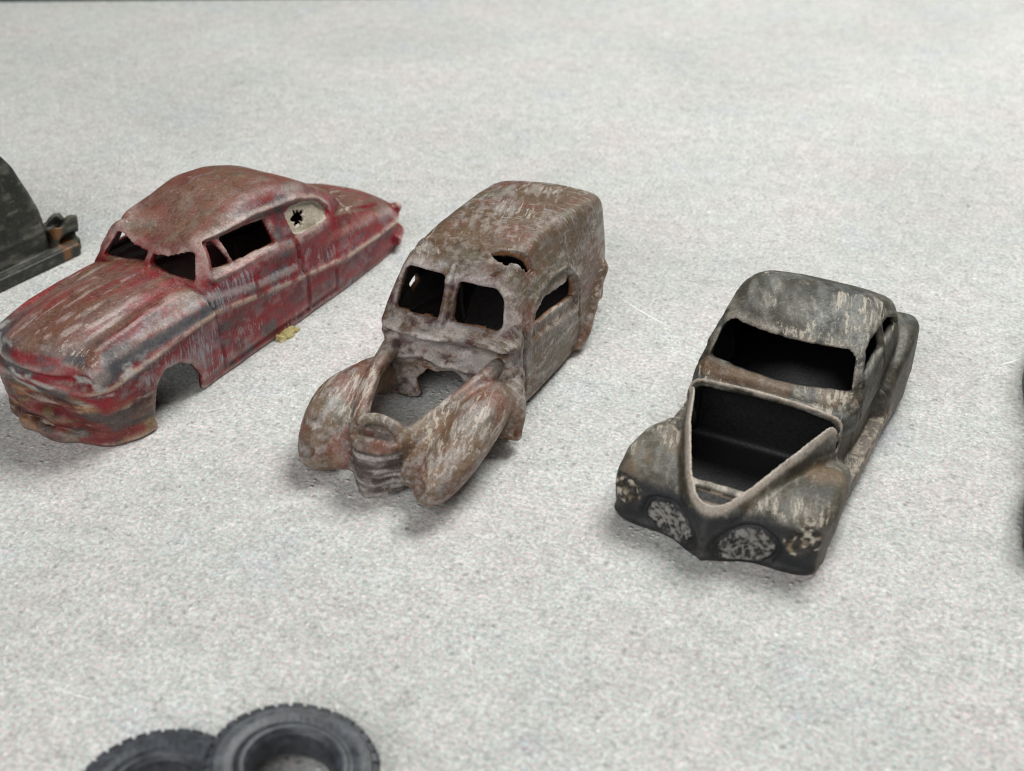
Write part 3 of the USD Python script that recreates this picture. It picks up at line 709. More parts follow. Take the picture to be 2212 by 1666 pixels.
    nose = np.maximum(nose, -(g.rod((2.27, -0.12, 0.70), (2.27, 0.32, 0.70), 0.075)))
    arc = np.maximum(np.sqrt((np.hypot((Y - 0.09) / 1.1, Z - 0.42) - 0.32) ** 2 + ((X - 2.14) * 0.8) ** 2) - 0.065, 0.45 - Z)
    arc = np.minimum(arc, np.maximum(np.maximum(np.abs(X - 2.14) - 0.03, np.hypot((Y - 0.09) / 1.1, Z - 0.42) - 0.31), 0.2 - Z))
    clip = sm(sm(clip, nose, 0.07), arc, 0.04)
    clip = sm(clip, g.rod((2.36, -0.14, 0.55), (2.36, 0.34, 0.55), 0.05), 0.06)
    clip = clip + 0.003 * n + 0.004 * n9
    C = np.maximum(clip, -(clip + 0.085))
    bay = np.maximum(g.xy([(0.40, -0.58), (0.40, 0.60), (1.1, 0.56), (1.75, 0.40), (2.10, 0.27), (2.10, -0.09), (1.75, -0.30), (1.1, -0.53)], 0.03) + 0.03 * n9, X - 2.12)
    C = np.maximum(C, -bay)
    C = np.maximum(C, -np.maximum(g.ball((0.98, 1.25, 0.17), 0.075), g.ball((0.98, 1.25, 0.17), 0.075)))
    C = np.maximum(C, -np.maximum(np.hypot(X - 1.45, Z + 0.12) - 0.48, 1.02 - aY))
    under = np.interp(X, [0.4, 1.0, 1.9, 2.2, 2.6], [0.0, 0.06, 0.03, 0.0, -0.04]).astype(np.float32)
    C = np.maximum(C, under - Z)
    S = np.maximum(S, (0.02 + 0.02 * np.abs(n9) + 0.06 * step(-1.6, -2.6, X)) - Z)
    both = np.minimum(S, np.maximum(C, -np.maximum(out, X - 0.5)))
    ou = np.minimum(out, clip)
    v, q, N = mesh_of(g, both)
    dep = g.sample(ou, v); k = curvature(g, both, v, 1.6); k3 = curvature(g, ou, v, 3.0)
    x, y, z = v.T; ay = np.abs(y)
    one = np.full((len(v), 3), 1.0)
    col = lerp(one * np.array([0.085, 0.047, 0.025]), (0.13, 0.082, 0.046), vn(v, (2, 2, 2), 1, 4))
    col = lerp(col, (0.14, 0.05, 0.033), 0.65 * step(0.52, 0.66, vn(v, (2.5, 2.5, 2.5), 2, 4)))
    col = lerp(col, (0.10, 0.085, 0.055), 0.7 * step(0.52, 0.66, vn(v, (1.6, 2.2, 2.2), 3, 3)))
    front = step(-0.1, 0.25, x) * step(0.75, 0.55, x)
    # blue-grey and pinkish dry-brushing, dragged along the car on the roof and across the door
    s1 = vn(v @ ROT, (1.4, 9, 9), 4, 4); s2 = vn(v @ ROT, (2.4, 15, 15), 5, 4); bl = vn(v, (1.1, 1.1, 1.1), 6, 3)
    up = step(0.3, 0.8, N[:, 2])
    col = lerp(col, (0.20, 0.20, 0.195), 0.3 * step(0.50, 0.62, s1 * 0.75 + bl * 0.25))
    col = lerp(col, (0.37, 0.34, 0.31), 0.4 * step(0.545, 0.64, s2 * 0.7 + bl * 0.3))
    sp = vn(v, (15, 15, 15), 7, 3)
    col = lerp(col, (0.31, 0.27, 0.25), 0.45 * step(0.53, 0.64, sp) * step(0.4, 0.6, vn(v, (1.5, 1.5, 1.5), 8)))
    col = lerp(col, (0.42, 0.365, 0.33), front * 0.75 * step(0.45, 0.60, vn(v, (4, 4, 4), 9, 4)))
    col = lerp(col, (0.26, 0.27, 0.285), front * 0.35 * step(0.52, 0.64, vn(v, (3, 3, 3), 10, 4)))
    col = lerp(col, (0.06, 0.022, 0.022), front * 0.85 * step(0.51, 0.62, vn(v, (4, 5, 9), 12, 4)))
    fen = step(0.8, 1.1, x)
    col = lerp(col, (0.15, 0.055, 0.038), fen * 0.7 * step(0.45, 0.6, vn(v, (2, 3, 3), 13, 3)))
    col = lerp(col, (0.20, 0.14, 0.085), fen * 0.5 * step(0.52, 0.66, vn(v, (1.5, 2, 2), 14, 3)))
    col = lerp(col, (0.28, 0.275, 0.27), fen * 0.45 * step(0.55, 0.64, vn(v, (4, 11, 11), 15, 4)))
    grl = (x > 2.25) & (np.abs(y - 0.1) < 0.34) & (z < 0.5)
    col[grl] = lerp(one * np.array([0.06, 0.045, 0.036]), (0.30, 0.27, 0.25), step(0.42, 0.62, vn(v, (8, 3, 16), 16, 3)))[grl]
    ribs = grl * step(0.1, 0.6, np.sin(z * 80))
    col = lerp(col, (0.03, 0.025, 0.02), 0.75 * ribs)
    edge = step(12, 28, k) * (dep > -0.05)
    col = lerp(col, (0.47, 0.42, 0.40), edge * 0.8 * step(0.36, 0.5, vn(v, (7, 7, 7), 17)))
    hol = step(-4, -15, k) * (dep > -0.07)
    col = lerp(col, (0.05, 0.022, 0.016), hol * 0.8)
    orange = step(0.5, 0.66, vn(v, (2.5, 2.5, 2.5), 18, 3))
    rim = (dep < -0.03) & (dep > -0.075)
    col = lerp(col, (0.20, 0.085, 0.03), np.clip(rim * 0.85 + 0.5 * orange * step(1.0, 0.4, z) * step(0.9, 0.4, np.abs(x - 0.6)), 0, 1))
    col = lerp(col, (0.27, 0.15, 0.05), 0.8 * step(-1.5, -2.0, x) * step(0.95, 1.0, ay) * step(0.3, 0.5, z) * step(0.4, 0.6, vn(v, (5, 5, 5), 19)))
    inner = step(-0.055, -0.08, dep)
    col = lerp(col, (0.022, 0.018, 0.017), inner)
    wear = np.clip(0.22 + 0.4 * edge + 0.6 * step(0.38, 0.66, bl) + 0.15 * fen, 0, 1) * (1 - inner)
    wear2 = np.clip(0.15 + 0.7 * step(0.4, 0.65, vn(v, (1.3, 1.3, 1.3), 44)) + 0.35 * front, 0, 1) * (1 - inner)
    c = v[q].mean(1); cx, cy, cz = c.T; ca = np.abs(cy)
    dq = dep[q].mean(1); ext = dq > -0.05
    clipq = (g.sample(clip, c) < g.sample(out, c) + 0.01) & (cx > 0.45)
    dd = g.sample(np.broadcast_to(dor, ou.shape), c) < 0
    L = cy > 0
    Mt, o = pose((-0.6, 14.3), 64, 0.9, 2.4)
    root = thing('car_body', 'rust brown toy delivery van casting with open engine bay and two windscreen holes', 'car body', rest(Mt, o, v))
    groups = [('grille', (cx > 2.16) & (np.abs(cy - 0.1) < 0.33) & (cz < 0.54), 'p', 'pointed ribbed grille'),
              ('radiator_shell', (cx > 2.02) & (np.abs(cy - 0.09) < 0.40) & (cz > 0.42), 'p', 'pale arched radiator top with a slot'),
              ('hood_side', clipq & L & (ca < 0.84 - 0.26 * np.clip(cx - 0.9, 0, 2)) & (cz > 0.5), 'p', 'bonnet rail'), ('hood_side', clipq & ~L & (ca < 0.84 - 0.26 * np.clip(cx - 0.9, 0, 2)) & (cz > 0.5), 'p', 'bonnet rail'),
              ('fender', clipq & L, 'p', 'long rounded front fender'), ('fender', clipq & ~L, 'p', 'long rounded front fender'),
              ('windscreen_post', (ca < 0.085) & (cx > -0.1) & (cz > 1.1) & (cz < 1.7), 'p', 'broken centre post of the windscreen'),
              ('windscreen_frame', (cx > -0.25) & (cz > 1.1) & (cz < 1.74 ) & (ca < 0.82), 'p', None),
              ('cowl', (cx > 0.22) & (cz < 1.12), 'p', 'crumpled pale cowl'),
              ('door', dd & L & (ca > 0.62) & ext, 'p', None), ('door', dd & ~L & (ca > 0.62) & ext, 'p', None),
              ('roof', (cz > 1.58) & (ca < 0.78), 'p', None),
              ('fender', (cx < -1.3) & (cz < 0.75) & (ca > 0.93) & L, 'p', 'rusty orange rear wheel flare'), ('fender', (cx < -1.3) & (cz < 0.75) & (ca > 0.93) & ~L, 'p', None),
              ('body', np.ones(len(q), bool), 'p', None)]
    split(root, v, q, N, col, wear, groups, {'p': M_VAN}, wear2, 1 - inner)


van()


# ------------------------------------------------------------------ the grey coupe, and its dark relatives at the sides
def coupe(pos, yaw, tilt, label, seed, h=0.0225, mat=None, detailed=True, tone=(1, 1, 1), lo=(-3.6, -1.32, -0.1)):
    g = Grid(lo, (2.25, 1.32, 1.8), h)
    X, Y, Z = g.X, g.Y, g.Z
    aY = np.abs(Y)
    n = g.noise((2.6, 2.6, 2.6), seed); n9 = g.noise((9, 9, 9), seed + 1, 2)
    body = [(1.98, -0.4), (2.05, 0.20), (2.06, 0.45), (2.0, 0.66), (1.6, 0.80), (1.0, 0.93), (0.4, 0.99), (0.05, 1.01), (-0.25, 1.05), (-0.6, 1.12), (-1.5, 1.12), (-2.1, 1.02), (-2.8, 0.78), (-3.3, 0.45), (-3.4, 0.2), (-3.4, -0.4)]
    plan = sym([(2.08, 0), (1.92, 0.26), (1.6, 0.44), (1.0, 0.67), (0.3, 0.86), (-0.4, 0.95), (-1.5, 0.96), (-2.3, 0.84), (-3.0, 0.58), (-3.4, 0.25), (-3.45, 0)])
    inset = 0.05 * step(0.8, 1.15, Z) - 0.02 * gauss(Z - 1.0, 0.05)
    out = sx(g.xz_at(body, X, Z + 0.10 * Y * Y, 0.05), g.xy_at(plan, X, aY + inset, 0.05), 0.10)
    top = [(0.15, 0.8), (-0.02, 1.02), (-0.50, 1.46), (-0.68, 1.54), (-1.0, 1.60), (-1.35, 1.60), (-1.65, 1.52), (-2.0, 1.37), (-2.5, 1.08), (-3.0, 0.7), (-2.5, 0.6), (0, 0.7)]
    w = 0.94 - 0.11 * np.clip((Z - 1.1) / 0.45, -0.4, 1.3) - 0.45 * step(-1.7, -3.2, X)
    house = sx(g.xz_at(top, X + 0.05 * aY, Z + 0.13 * Y * Y, 0.05), (aY - w) * 0.95, 0.14)
    out = sm(out, house, 0.05)
    fs = [(1.78, -0.4), (1.85, 0.05), (1.87, 0.42), (1.83, 0.60), (1.68, 0.69), (1.3, 0.72), (0.8, 0.66), (0.35, 0.50), (0.05, 0.28), (-0.1, 0.0), (-0.1, -0.4)]
    fp = sym([(2.08, 0), (2.02, 0.16), (1.97, 0.4), (1.94, 0.8), (1.88, 1.02), (1.72, 1.16), (1.3, 1.21), (0.8, 1.19), (0.35, 1.10), (0.0, 0.97), (-0.25, 0.85), (-0.25, 0)])
    prow = 0.15 * np.clip(1 - aY / 0.55, 0, 1) ** 1.2
    fen = sx(g.xz_at(fs, X - prow, Z + 0.20 * (aY - 0.75) ** 2 * 1.2, 0.05), g.xy_at(fp, X, aY + 0.03 * step(0.35, 0.0, Z), 0.04), 0.15)
    out = sm(out, fen, 0.13)
    rs = g.xz([(-0.92, -0.4), (-0.95, 0.20), (-1.10, 0.52), (-1.5, 0.76), (-2.1, 0.84), (-2.7, 0.76), (-3.1, 0.45), (-3.25, -0.4)], 0.04)
    rp = g.xy(sym([(-0.80, 1.02), (-1.2, 1.12), (-1.9, 1.15), (-2.6, 1.10), (-3.1, 0.95), (-3.3, 0.75)]), 0.04)
    rear = np.maximum(sx(rs, rp, 0.16), 0.72 - aY)
    out = sm(out, rear, 0.04)
    rb = np.maximum(np.maximum(-1.35 - X, X - 0.45), np.maximum(aY - (1.10 if detailed else 0.97), np.maximum(np.abs(Z - 0.17) - 0.06, 0.6 - aY)))
    out = sm(out, rb - 0.025, 0.02)
    # front face: flattened recess with two oval grilles and lamp hollows
    ct, st_ = math.cos(0.25), math.sin(0.25)
    ov = np.hypot((aY - 0.44) * ct + (Z - 0.27) * st_, ((Z - 0.27) * ct - (aY - 0.44) * st_) * 1.42) - 0.28 + 0.05 * n9
    fx = step(1.55, 1.75, X)
    bumps = g.noise((15, 15, 15), seed + 5, 1)
    nw = g.noise((6, 6, 6), seed + 7, 2)
    pits = np.clip(np.cos(2 * np.pi * (Y + 0.14 * nw) / 0.095) * np.cos(2 * np.pi * (Z + 0.14 * n9 + 0.35 * Y) / 0.085), 0, 1)
    out = out + fx * step(0.05, 0.13, Z) * (0.05 * gauss(ov - 0.04, 0.035) + (0.0 + 0.03 * bumps + 0.03 * pits) * step(0.02, -0.03, ov))
    lampd = np.hypot(aY - 0.98, (Z - 0.46) * 1.1) - 0.13
    out = out + fx * (0.05 * step(0.04, -0.04, lampd) + 0.05 * bumps * step(0.10, 0.0, lampd))
    out = out - fx * 0.03 * gauss(Z - 0.10, 0.04)
    out = out - 0.03 * gauss(Y, 0.06) * step(1.6, 1.85, X)
    # bonnet opening with a raised rim
    oh = [(1.96, -0.03), (1.96, 0.03), (1.86, 0.17), (1.62, 0.32), (0.95, 0.60), (0.42, 0.77), (0.36, 0.80), (0.33, 0.88), (0.25, 0.88), (0.22, -0.88), (0.30, -0.88), (0.33, -0.80), (0.40, -0.77), (0.95, -0.60), (1.62, -0.32), (1.86, -0.17)]
    dh = g.xy(oh, 0.015)
    topz = step(0.5, 0.6, Z)
    out = out - 0.04 * gauss(dh - 0.02, 0.03) * topz + 0.02 * gauss(dh - 0.13, 0.05) * topz
    # cowl ridges, dash
    out = out + 0.03 * gauss(X - 0.09 + 0.05 * aY, 0.03) * step(0.85, 0.95, Z) * step(0.92, 0.82, aY)
    # window beads
    ws = g.yz([(-0.84, 1.03), (-0.79, 1.34), (-0.70, 1.41), (0.70, 1.39), (0.78, 1.33), (0.84, 1.03)], 0.02)
    d1 = g.xz([(-0.42, 1.16), (-0.62, 1.36), (-0.80, 1.41), (-1.12, 1.41), (-1.14, 1.15)], 0.02)
    d2 = g.xz([(-1.24, 1.15), (-1.22, 1.40), (-1.45, 1.37), (-1.75, 1.22), (-1.80, 1.13)], 0.02)
    sd = step(0.5, 0.65, aY)
    out = out - 0.02 * gauss(np.minimum(d1, d2) - 0.04, 0.035) * sd - 0.02 * gauss(ws - 0.03, 0.03) * step(-0.75, -0.5, X)
    out = out + 0.03 * (gauss(X + 0.22, 0.016) + gauss(X + 1.19, 0.016)) * step(1.12, 1.05, Z) * step(0.2, 0.26, Z) * sd
    out = out + 0.010 * n + 0.006 * n9
    S = np.maximum(out, -(out + 0.085))
    if detailed:
        S = np.maximum(S, -np.maximum(dh + 0.012 * n9, 0.25 - Z))
        lip = np.maximum(np.abs(X - 1.70) - 0.05, np.maximum(aY - 0.29, np.abs(Z - 0.72 - 0.03 * n9) - 0.045))
        lip = np.minimum(lip, np.maximum(np.maximum(X - 1.97, 1.78 - X), np.maximum(aY - 0.22, np.abs(Z - 0.60) - 0.03)))
        S = np.minimum(S, lip)
    S = np.maximum(S, -np.maximum(ws + 0.008 * n9 + 0.02 * n * step(1.3, 1.36, Z), np.maximum(-0.95 - X, X - 0.06)))
    S = np.maximum(S, -np.maximum(np.minimum(d1, d2) + 0.015 * n9, 0.5 - aY))
    back = g.yz([(-0.34, 1.14), (-0.30, 1.34), (0.30, 1.34), (0.34, 1.14)], 0.03)
    S = np.maximum(S, -np.maximum(back, X + 1.7))
    arch = g.xz([(0.45, -0.3), (0.50, 0.16), (0.66, 0.36), (0.95, 0.44), (1.25, 0.36), (1.42, 0.16), (1.46, -0.3)], 0.03)
    S = np.maximum(S, -np.maximum(arch, 0.8 - aY))
    # floor pan and firewall inside the shell
    pan = np.maximum(np.abs(Z - 0.11) - 0.03, np.maximum(out + 0.05, X - 1.25))
    wall = np.maximum(np.abs(X - 0.03) - 0.035, np.maximum(out + 0.05, 0.1 - Z))
    S = np.minimum(S, sm(pan, wall, 0.10) + 0.004 * n9)
    S = np.maximum(S, 0.02 + 0.015 * n9 * step(1.3, 1.0, X) - Z)
    v, q, N = mesh_of(g, S)
    dep = g.sample(out, v); k = curvature(g, S, v, 1.6)
    at = lambda F: g.sample(np.broadcast_to(F, out.shape), v)
    x, y, z = v.T; ay = np.abs(y)
    one = np.full((len(v), 3), 1.0)
    up = step(0.25, 0.75, N[:, 2])
    col = lerp(one * np.array([0.030, 0.028, 0.019]), (0.060, 0.054, 0.037), vn(v, (2, 2, 2), seed + 10, 4))
    col = lerp(col, (0.020, 0.022, 0.020), 0.7 * step(0.52, 0.66, vn(v, (2.4, 2.4, 2.4), seed + 11, 3)))
    fz = step(0.15, 0.5, x) * up
    col = lerp(col, (0.12, 0.098, 0.062), fz * 0.6 * step(0.42, 0.62, vn(v, (1.6, 2, 2), seed + 12, 3)))
    col = lerp(col, (0.16, 0.095, 0.05), fz * 0.5 * step(0.55, 0.66, vn(v, (2, 3, 3), seed + 13, 3)))
    s1 = vn(v @ ROT, (1.5, 9, 9), seed + 14, 4); s2 = vn(v @ ROT, (2.2, 16, 16), seed + 15, 4); bl = vn(v, (1.1, 1.3, 1.3), seed + 16, 3)
    col = lerp(col, (0.19, 0.185, 0.16), 0.45 * step(0.46, 0.60, s1 * 0.7 + bl * 0.3) * (0.35 + 0.65 * up))
    col = lerp(col, (0.38, 0.35, 0.30), 0.4 * step(0.53, 0.64, s2 * 0.65 + bl * 0.35) * (0.3 + 0.7 * up))
    col = lerp(col, (0.14, 0.155, 0.155), 0.3 * step(0.55, 0.66, vn(v, (1.5, 4, 4), seed + 17, 3)))
    sidef = step(0.4, 0.8, np.abs(N[:, 1])) * step(0.8, 0.9, ay) * step(0.7, 0.5, z)
    col = lerp(col, (0.085, 0.070, 0.055), sidef * 0.9)
    rbq = step(0.93, 0.98, ay) * step(-1.5, -1.4, x) * step(0.3, 0.2, x) * step(0.32, 0.22, z)
    col = lerp(col, (0.13, 0.10, 0.075), rbq * 0.9)
    col = lerp(col, (0.34, 0.29, 0.22), rbq * step(0.55, 0.63, vn(v, (16, 16, 16), seed + 18, 2)))
    face = step(1.6, 1.76, x) * step(0.35, 0.65, N[:, 0]) * step(0.66, 0.58, z)
    col = lerp(col, (0.014, 0.015, 0.017), face)
    ovv = at(ov); fxv = at(fx)
    gv = (ovv < 0.0) & (x > 1.6)
    gc = lerp(one * np.array([0.016, 0.016, 0.015]), (0.23, 0.22, 0.205), step(0.42, 0.66, 0.62 + 0.25 * at(bumps) - 0.5 * at(pits)))
    col[gv] = gc[gv]
    lv = (at(lampd) < 0.05) & (x > 1.5)
    lc = lerp(one * np.array([0.02, 0.017, 0.014]), (0.18, 0.14, 0.09), step(0.54, 0.66, vn(v, (14, 14, 14), seed + 19, 3)))
    lc = lerp(lc, (0.40, 0.37, 0.30), step(0.58, 0.66, vn(v, (13, 13, 13), seed + 20, 2)))
    col[lv] = lc[lv]
    edge = step(12, 28, k) * (dep > -0.045)
    col = lerp(col, (0.38, 0.34, 0.29), edge * 0.7 * step(0.34, 0.5, vn(v, (6, 6, 6), seed + 21)) * (1 - 0.8 * face))
    dhv = at(dh)
    rimv = step(0.065, 0.035, np.abs(dhv - 0.015)) * step(0.55, 0.62, z) * step(0.1, 0.3, N[:, 2]) * (x > 0.2)
    col = lerp(col, lerp(one * np.array([0.36, 0.29, 0.22]), (0.44, 0.40, 0.36), vn(v, (5, 5, 5), seed + 22)), rimv * 0.9)
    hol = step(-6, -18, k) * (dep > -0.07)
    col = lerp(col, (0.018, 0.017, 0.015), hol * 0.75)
    rust = step(0.50, 0.66, vn(v, (3, 3, 3), seed + 23, 3)) * step(-0.3, -0.1, x) * step(0.2, 0.1, x) * step(0.9, 0.96, z) * step(1.12, 1.06, z)
    col = lerp(col, (0.18, 0.095, 0.045), rust * 0.45)
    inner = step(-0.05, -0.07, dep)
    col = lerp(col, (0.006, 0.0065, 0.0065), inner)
    if detailed:
        lipv = (at(lip) < 0.02) & (dep < -0.03)
        col[lipv] = lerp(one * np.array([0.36, 0.28, 0.22]), (0.26, 0.23, 0.20), vn(v, (6, 6, 6), 3))[lipv]
    wear = np.clip(0.22 + 0.4 * edge + 0.75 * up * step(0.36, 0.6, bl), 0, 1) * (1 - inner) * (1 - face)
    wear2 = np.clip(0.1 + 0.5 * sidef, 0, 1) * (1 - inner) * (1 - face)
    col = col * np.array(tone)
    c = v[q].mean(1); cx, cy, cz = c.T; ca = np.abs(cy); L = cy > 0
    atq = lambda F: g.sample(np.broadcast_to(F, out.shape), c)
    ext = dep[q].mean(1) > -0.05
    Mt, o = pose(pos, yaw, *tilt)
    root = thing('car_body', label, 'car body', rest(Mt, o, v))
    belt = 1.06 + 0.04 * step(0, -0.6, cx)
    ovq, lq, dq, rq = atq(ov), atq(lampd), atq(dh), atq(rear)
    groups = [('grille', (ovq < 0.01) & (cx > 1.6) & L & ext, 'p', 'oval pitted grille'), ('grille', (ovq < 0.01) & (cx > 1.6) & ~L & ext, 'p', 'oval pitted grille'),
              ('headlight', (lq < 0.05) & (cx > 1.5) & L & ext, 'p', 'broken headlight hollow'), ('headlight', (lq < 0.05) & (cx > 1.5) & ~L & ext, 'p', 'broken headlight hollow')]
    if detailed:
        lpq = atq(lip) < 0.02
        groups += [('cross_bar', lpq & (cx < 1.77), 'p', 'pale bar across the tip of the bonnet opening'), ('shelf', lpq, 'p', None),
                   ('hood_rim', (dq < 0.11) & (cz > 0.5) & (cx > 0.2) & (cx < 2.0), 'p', 'pale raised rim of the bonnet opening')]
    else:
        groups += [('hood', (dq < 0.0) & (cz > 0.5) & (cx > 0.0), 'p', None)]
    pq, wq = atq(pan), atq(wall)
    groups += [('floor_pan', (pq < 0.02) & ~ext, 'p', None), ('firewall', (wq < 0.02) & ~ext & (cz < 0.95), 'p', 'black bulkhead')]
    groups += [('cowl', (cx > -0.2) & (cx < 0.24) & (cz > 0.88) & (cz < 1.06), 'p', 'rusty ridged cowl'),
               ('roof', (cz > 1.42) & (cx < -0.4), 'p', None),
               ('running_board', (ca > 0.95) & (cz < 0.25) & (cx < 0.1) & (cx > -1.4) & L, 'p', 'gritty brown running board'), ('running_board', (ca > 0.95) & (cz < 0.25) & (cx < 0.1) & (cx > -1.4) & ~L, 'p', 'gritty brown running board'),
               ('door', (cx < -0.22) & (cx > -1.19) & (cz < belt) & (cz > 0.24) & (ca > 0.7) & ext & L, 'p', None), ('door', (cx < -0.22) & (cx > -1.19) & (cz < belt) & (cz > 0.24) & (ca > 0.7) & ext & ~L, 'p', None),
               ('fender', (rq < 0.03) & (cx < -0.9) & L, 'p', 'brown rear fender'), ('fender', (rq < 0.03) & (cx < -0.9) & ~L, 'p', 'brown rear fender'),
               ('fender', (cx > -0.1) & (cz < 0.75) & L, 'p', 'front fender'), ('fender', (cx > -0.1) & (cz < 0.75) & ~L, 'p', 'front fender'),
               ('body', np.ones(len(q), bool), 'p', None)]
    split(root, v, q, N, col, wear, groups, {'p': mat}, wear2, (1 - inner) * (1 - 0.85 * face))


coupe((2.96, 12.71), 62.2, (-2.4, -0.5), 'grey green toy coupe casting with empty bonnet opening and twin oval grilles', 40, 0.0225, M_GREY)
coupe((7.085, 12.305), 72, (0, 0), 'dark green casting mostly cut off by the right edge', 80, 0.04, M_DARK, False, (0.45, 0.55, 0.45))


# ------------------------------------------------------------------ the dark casting at the left edge: only its tail end is in view
def left_casting():
    g = Grid((-1.95, -1.3, -0.1), (3.2, 1.35, 3.3), 0.03)
    X, Y, Z = g.X, g.Y, g.Z
    aY = np.abs(Y)
    n = g.noise((2.6, 2.6, 2.6), 91); n9 = g.noise((9, 9, 9), 92, 2)
    prof = [(3.0, -0.4), (3.0, 2.2), (2.4, 2.8), (1.5, 3.1), (0.5, 3.05), (0.0, 2.75), (-0.58, 2.25), (-0.98, 1.6), (-1.20, 0.9), (-1.26, 0.4), (-1.30, 0.2), (-1.30, -0.4)]
    plan = sym([(3.0, 0.98), (1.5, 1.02), (0.0, 1.03), (-1.0, 1.01), (-1.25, 0.94), (-1.34, 0.6), (-1.35, 0)])
    inset = 0.30 * step(0.5, 2.3, Z) - 0.03 * gauss(Z - 0.55, 0.03)
    out = sx(g.xz_at(prof, X, Z + 0.1 * Y * Y, 0.05), g.xy_at(plan, X, aY + inset, 0.05), 0.2)
    out = out + 0.03 * gauss(X - 0.15 + 0.25 * Z, 0.02) * step(0.5, 0.55, Z)
    out = out + 0.012 * n + 0.006 * n9
    board = np.maximum(np.maximum(-1.5 - X, X - 3.0), np.maximum(np.abs(aY - 0.98) - 0.16, np.abs(Z - 0.12) - 0.05)) - 0.045
    board = board - 0.02 * gauss(aY - 1.06, 0.04)
    # what is left of the rear wing: a broken cup behind the body
    cup = np.maximum(np.maximum(-1.64 - X - 0.05 * Z, X + 1.26), np.maximum(np.maximum(0.66 - aY, aY - 1.03), Z - 0.50 - 0.06 * np.sin(11 * Y + 2) - 0.10 * n9 - 0.05 * np.sin(15 * X)))
    cup = np.maximum(cup - 0.02, -g.ball((-1.48, 1.05, 0.27), 0.17, (1.15, 1.0, 0.6)))
    cup = np.maximum(cup, -np.maximum(np.maximum(np.abs(X + 1.45) - 0.11, np.abs(aY - 0.82) - 0.13), 0.38 - Z))
    arms = sm(out, cup, 0.05)
    full = sm(arms, board, 0.02)
    S = np.maximum(full, np.where(np.minimum(board, cup) < 0.03, -9, -(out + 0.09)))
    S = np.maximum(S, 0.02 - Z)
    v, q, N = mesh_of(g, S)
    dep = g.sample(full, v); k = curvature(g, S, v, 1.4)
    x, y, z = v.T; ay = np.abs(y); one = np.full((len(v), 3), 1.0)
    col = lerp(one * np.array([0.012, 0.014, 0.012]), (0.028, 0.029, 0.024), vn(v, (3, 3, 3), 1, 4))
    col = lerp(col, (0.13, 0.13, 0.105), 0.35 * step(0.50, 0.68, vn(v, (5, 7, 7), 2, 4)))
    col = lerp(col, (0.24, 0.23, 0.19), 0.3 * step(0.58, 0.7, vn(v, (3, 9, 9), 3, 4)))
    col = lerp(col, (0.17, 0.16, 0.12), 0.7 * step(10, 26, k))
    col = lerp(col, (0.15, 0.068, 0.026), step(0.10, 0.04, np.abs(x + 1.29)) * step(0.6, 0.7, ay) * step(0.62, 0.5, z) * step(0.38, 0.5, vn(v, (7, 7, 7), 4)))
    col = lerp(col, (0.13, 0.062, 0.026), step(0.17, 0.2, z) * step(0.26, 0.22, z) * step(-1.6, -1.5, x) * step(-1.2, -1.3, x) * step(0.4, 0.55, vn(v, (8, 8, 8), 5)))
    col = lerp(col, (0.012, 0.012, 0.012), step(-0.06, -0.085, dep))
    c = v[q].mean(1); cx, cy, cz = c.T; ca = np.abs(cy); L = cy > 0
    a = lambda F: g.sample(np.broadcast_to(F, out.shape), c)
    bq, cq = a(board) < 0.02, (a(cup) < 0.02) & (cx < -1.29)
    # pose: the outer edge of the running board runs along the line seen on the board
    yaw = 56.5; an = math.radians(yaw); R = np.array([math.cos(an), math.sin(an)]); Lv = np.array([math.sin(an), -math.cos(an)])
    o = np.array([-6.62, 18.10]) - 1.45 * R - 1.19 * Lv
    Mt, o = pose(o, yaw)
    root = thing('car_body', 'blackish green casting with a rusty broken rear wing, cut off by the left edge', 'car body', rest(Mt, o, v))
    split(root, v, q, N, col, 0.15 + 0 * z, [('running_board', bq & L, 'p', 'long ridged running board'), ('running_board', bq & ~L, 'p', None),
          ('broken_wing', cq & L, 'p', 'jagged rusty stub of the rear wing'), ('broken_wing', cq & ~L, 'p', None), ('body', np.ones(len(q), bool), 'p', None)], {'p': M_DARK}, None, step(-0.08, -0.05, dep))


left_casting()

# ------------------------------------------------------------------ two loose rubber tyres in the foreground
M_RUBBER = plain('worn_rubber', (0.038, 0.042, 0.049), 0.46, noise=900.0, vary=0.7, bump=0.5, spec=0.45)


def ring(prof, n=72):
    """A closed profile of (radius, height) turned about z."""
    p = np.array(prof, float); m = len(p); a = np.linspace(0, 2 * math.pi, n, endpoint=False)
    v = np.stack([np.outer(np.cos(a), p[:, 0]), np.outer(np.sin(a), p[:, 0]), np.tile(p[:, 1], (n, 1))], -1).reshape(-1, 3)
    i, j = np.meshgrid(np.arange(n), np.arange(m), indexing='ij')
    f = np.stack([i * m + j, ((i + 1) % n) * m + j, ((i + 1) % n) * m + (j + 1) % m, i * m + (j + 1) % m], -1).reshape(-1, 4)
    return v, f


def smooth_normals(v, f):
    d = np.cross(v[f[:, 2]] - v[f[:, 0]], v[f[:, 3]] - v[f[:, 1]])
    n = np.zeros_like(v)
    for k in range(4):
        np.add.at(n, f[:, k], d)
    return n / np.maximum(np.linalg.norm(n, axis=1, keepdims=True), 1e-12)


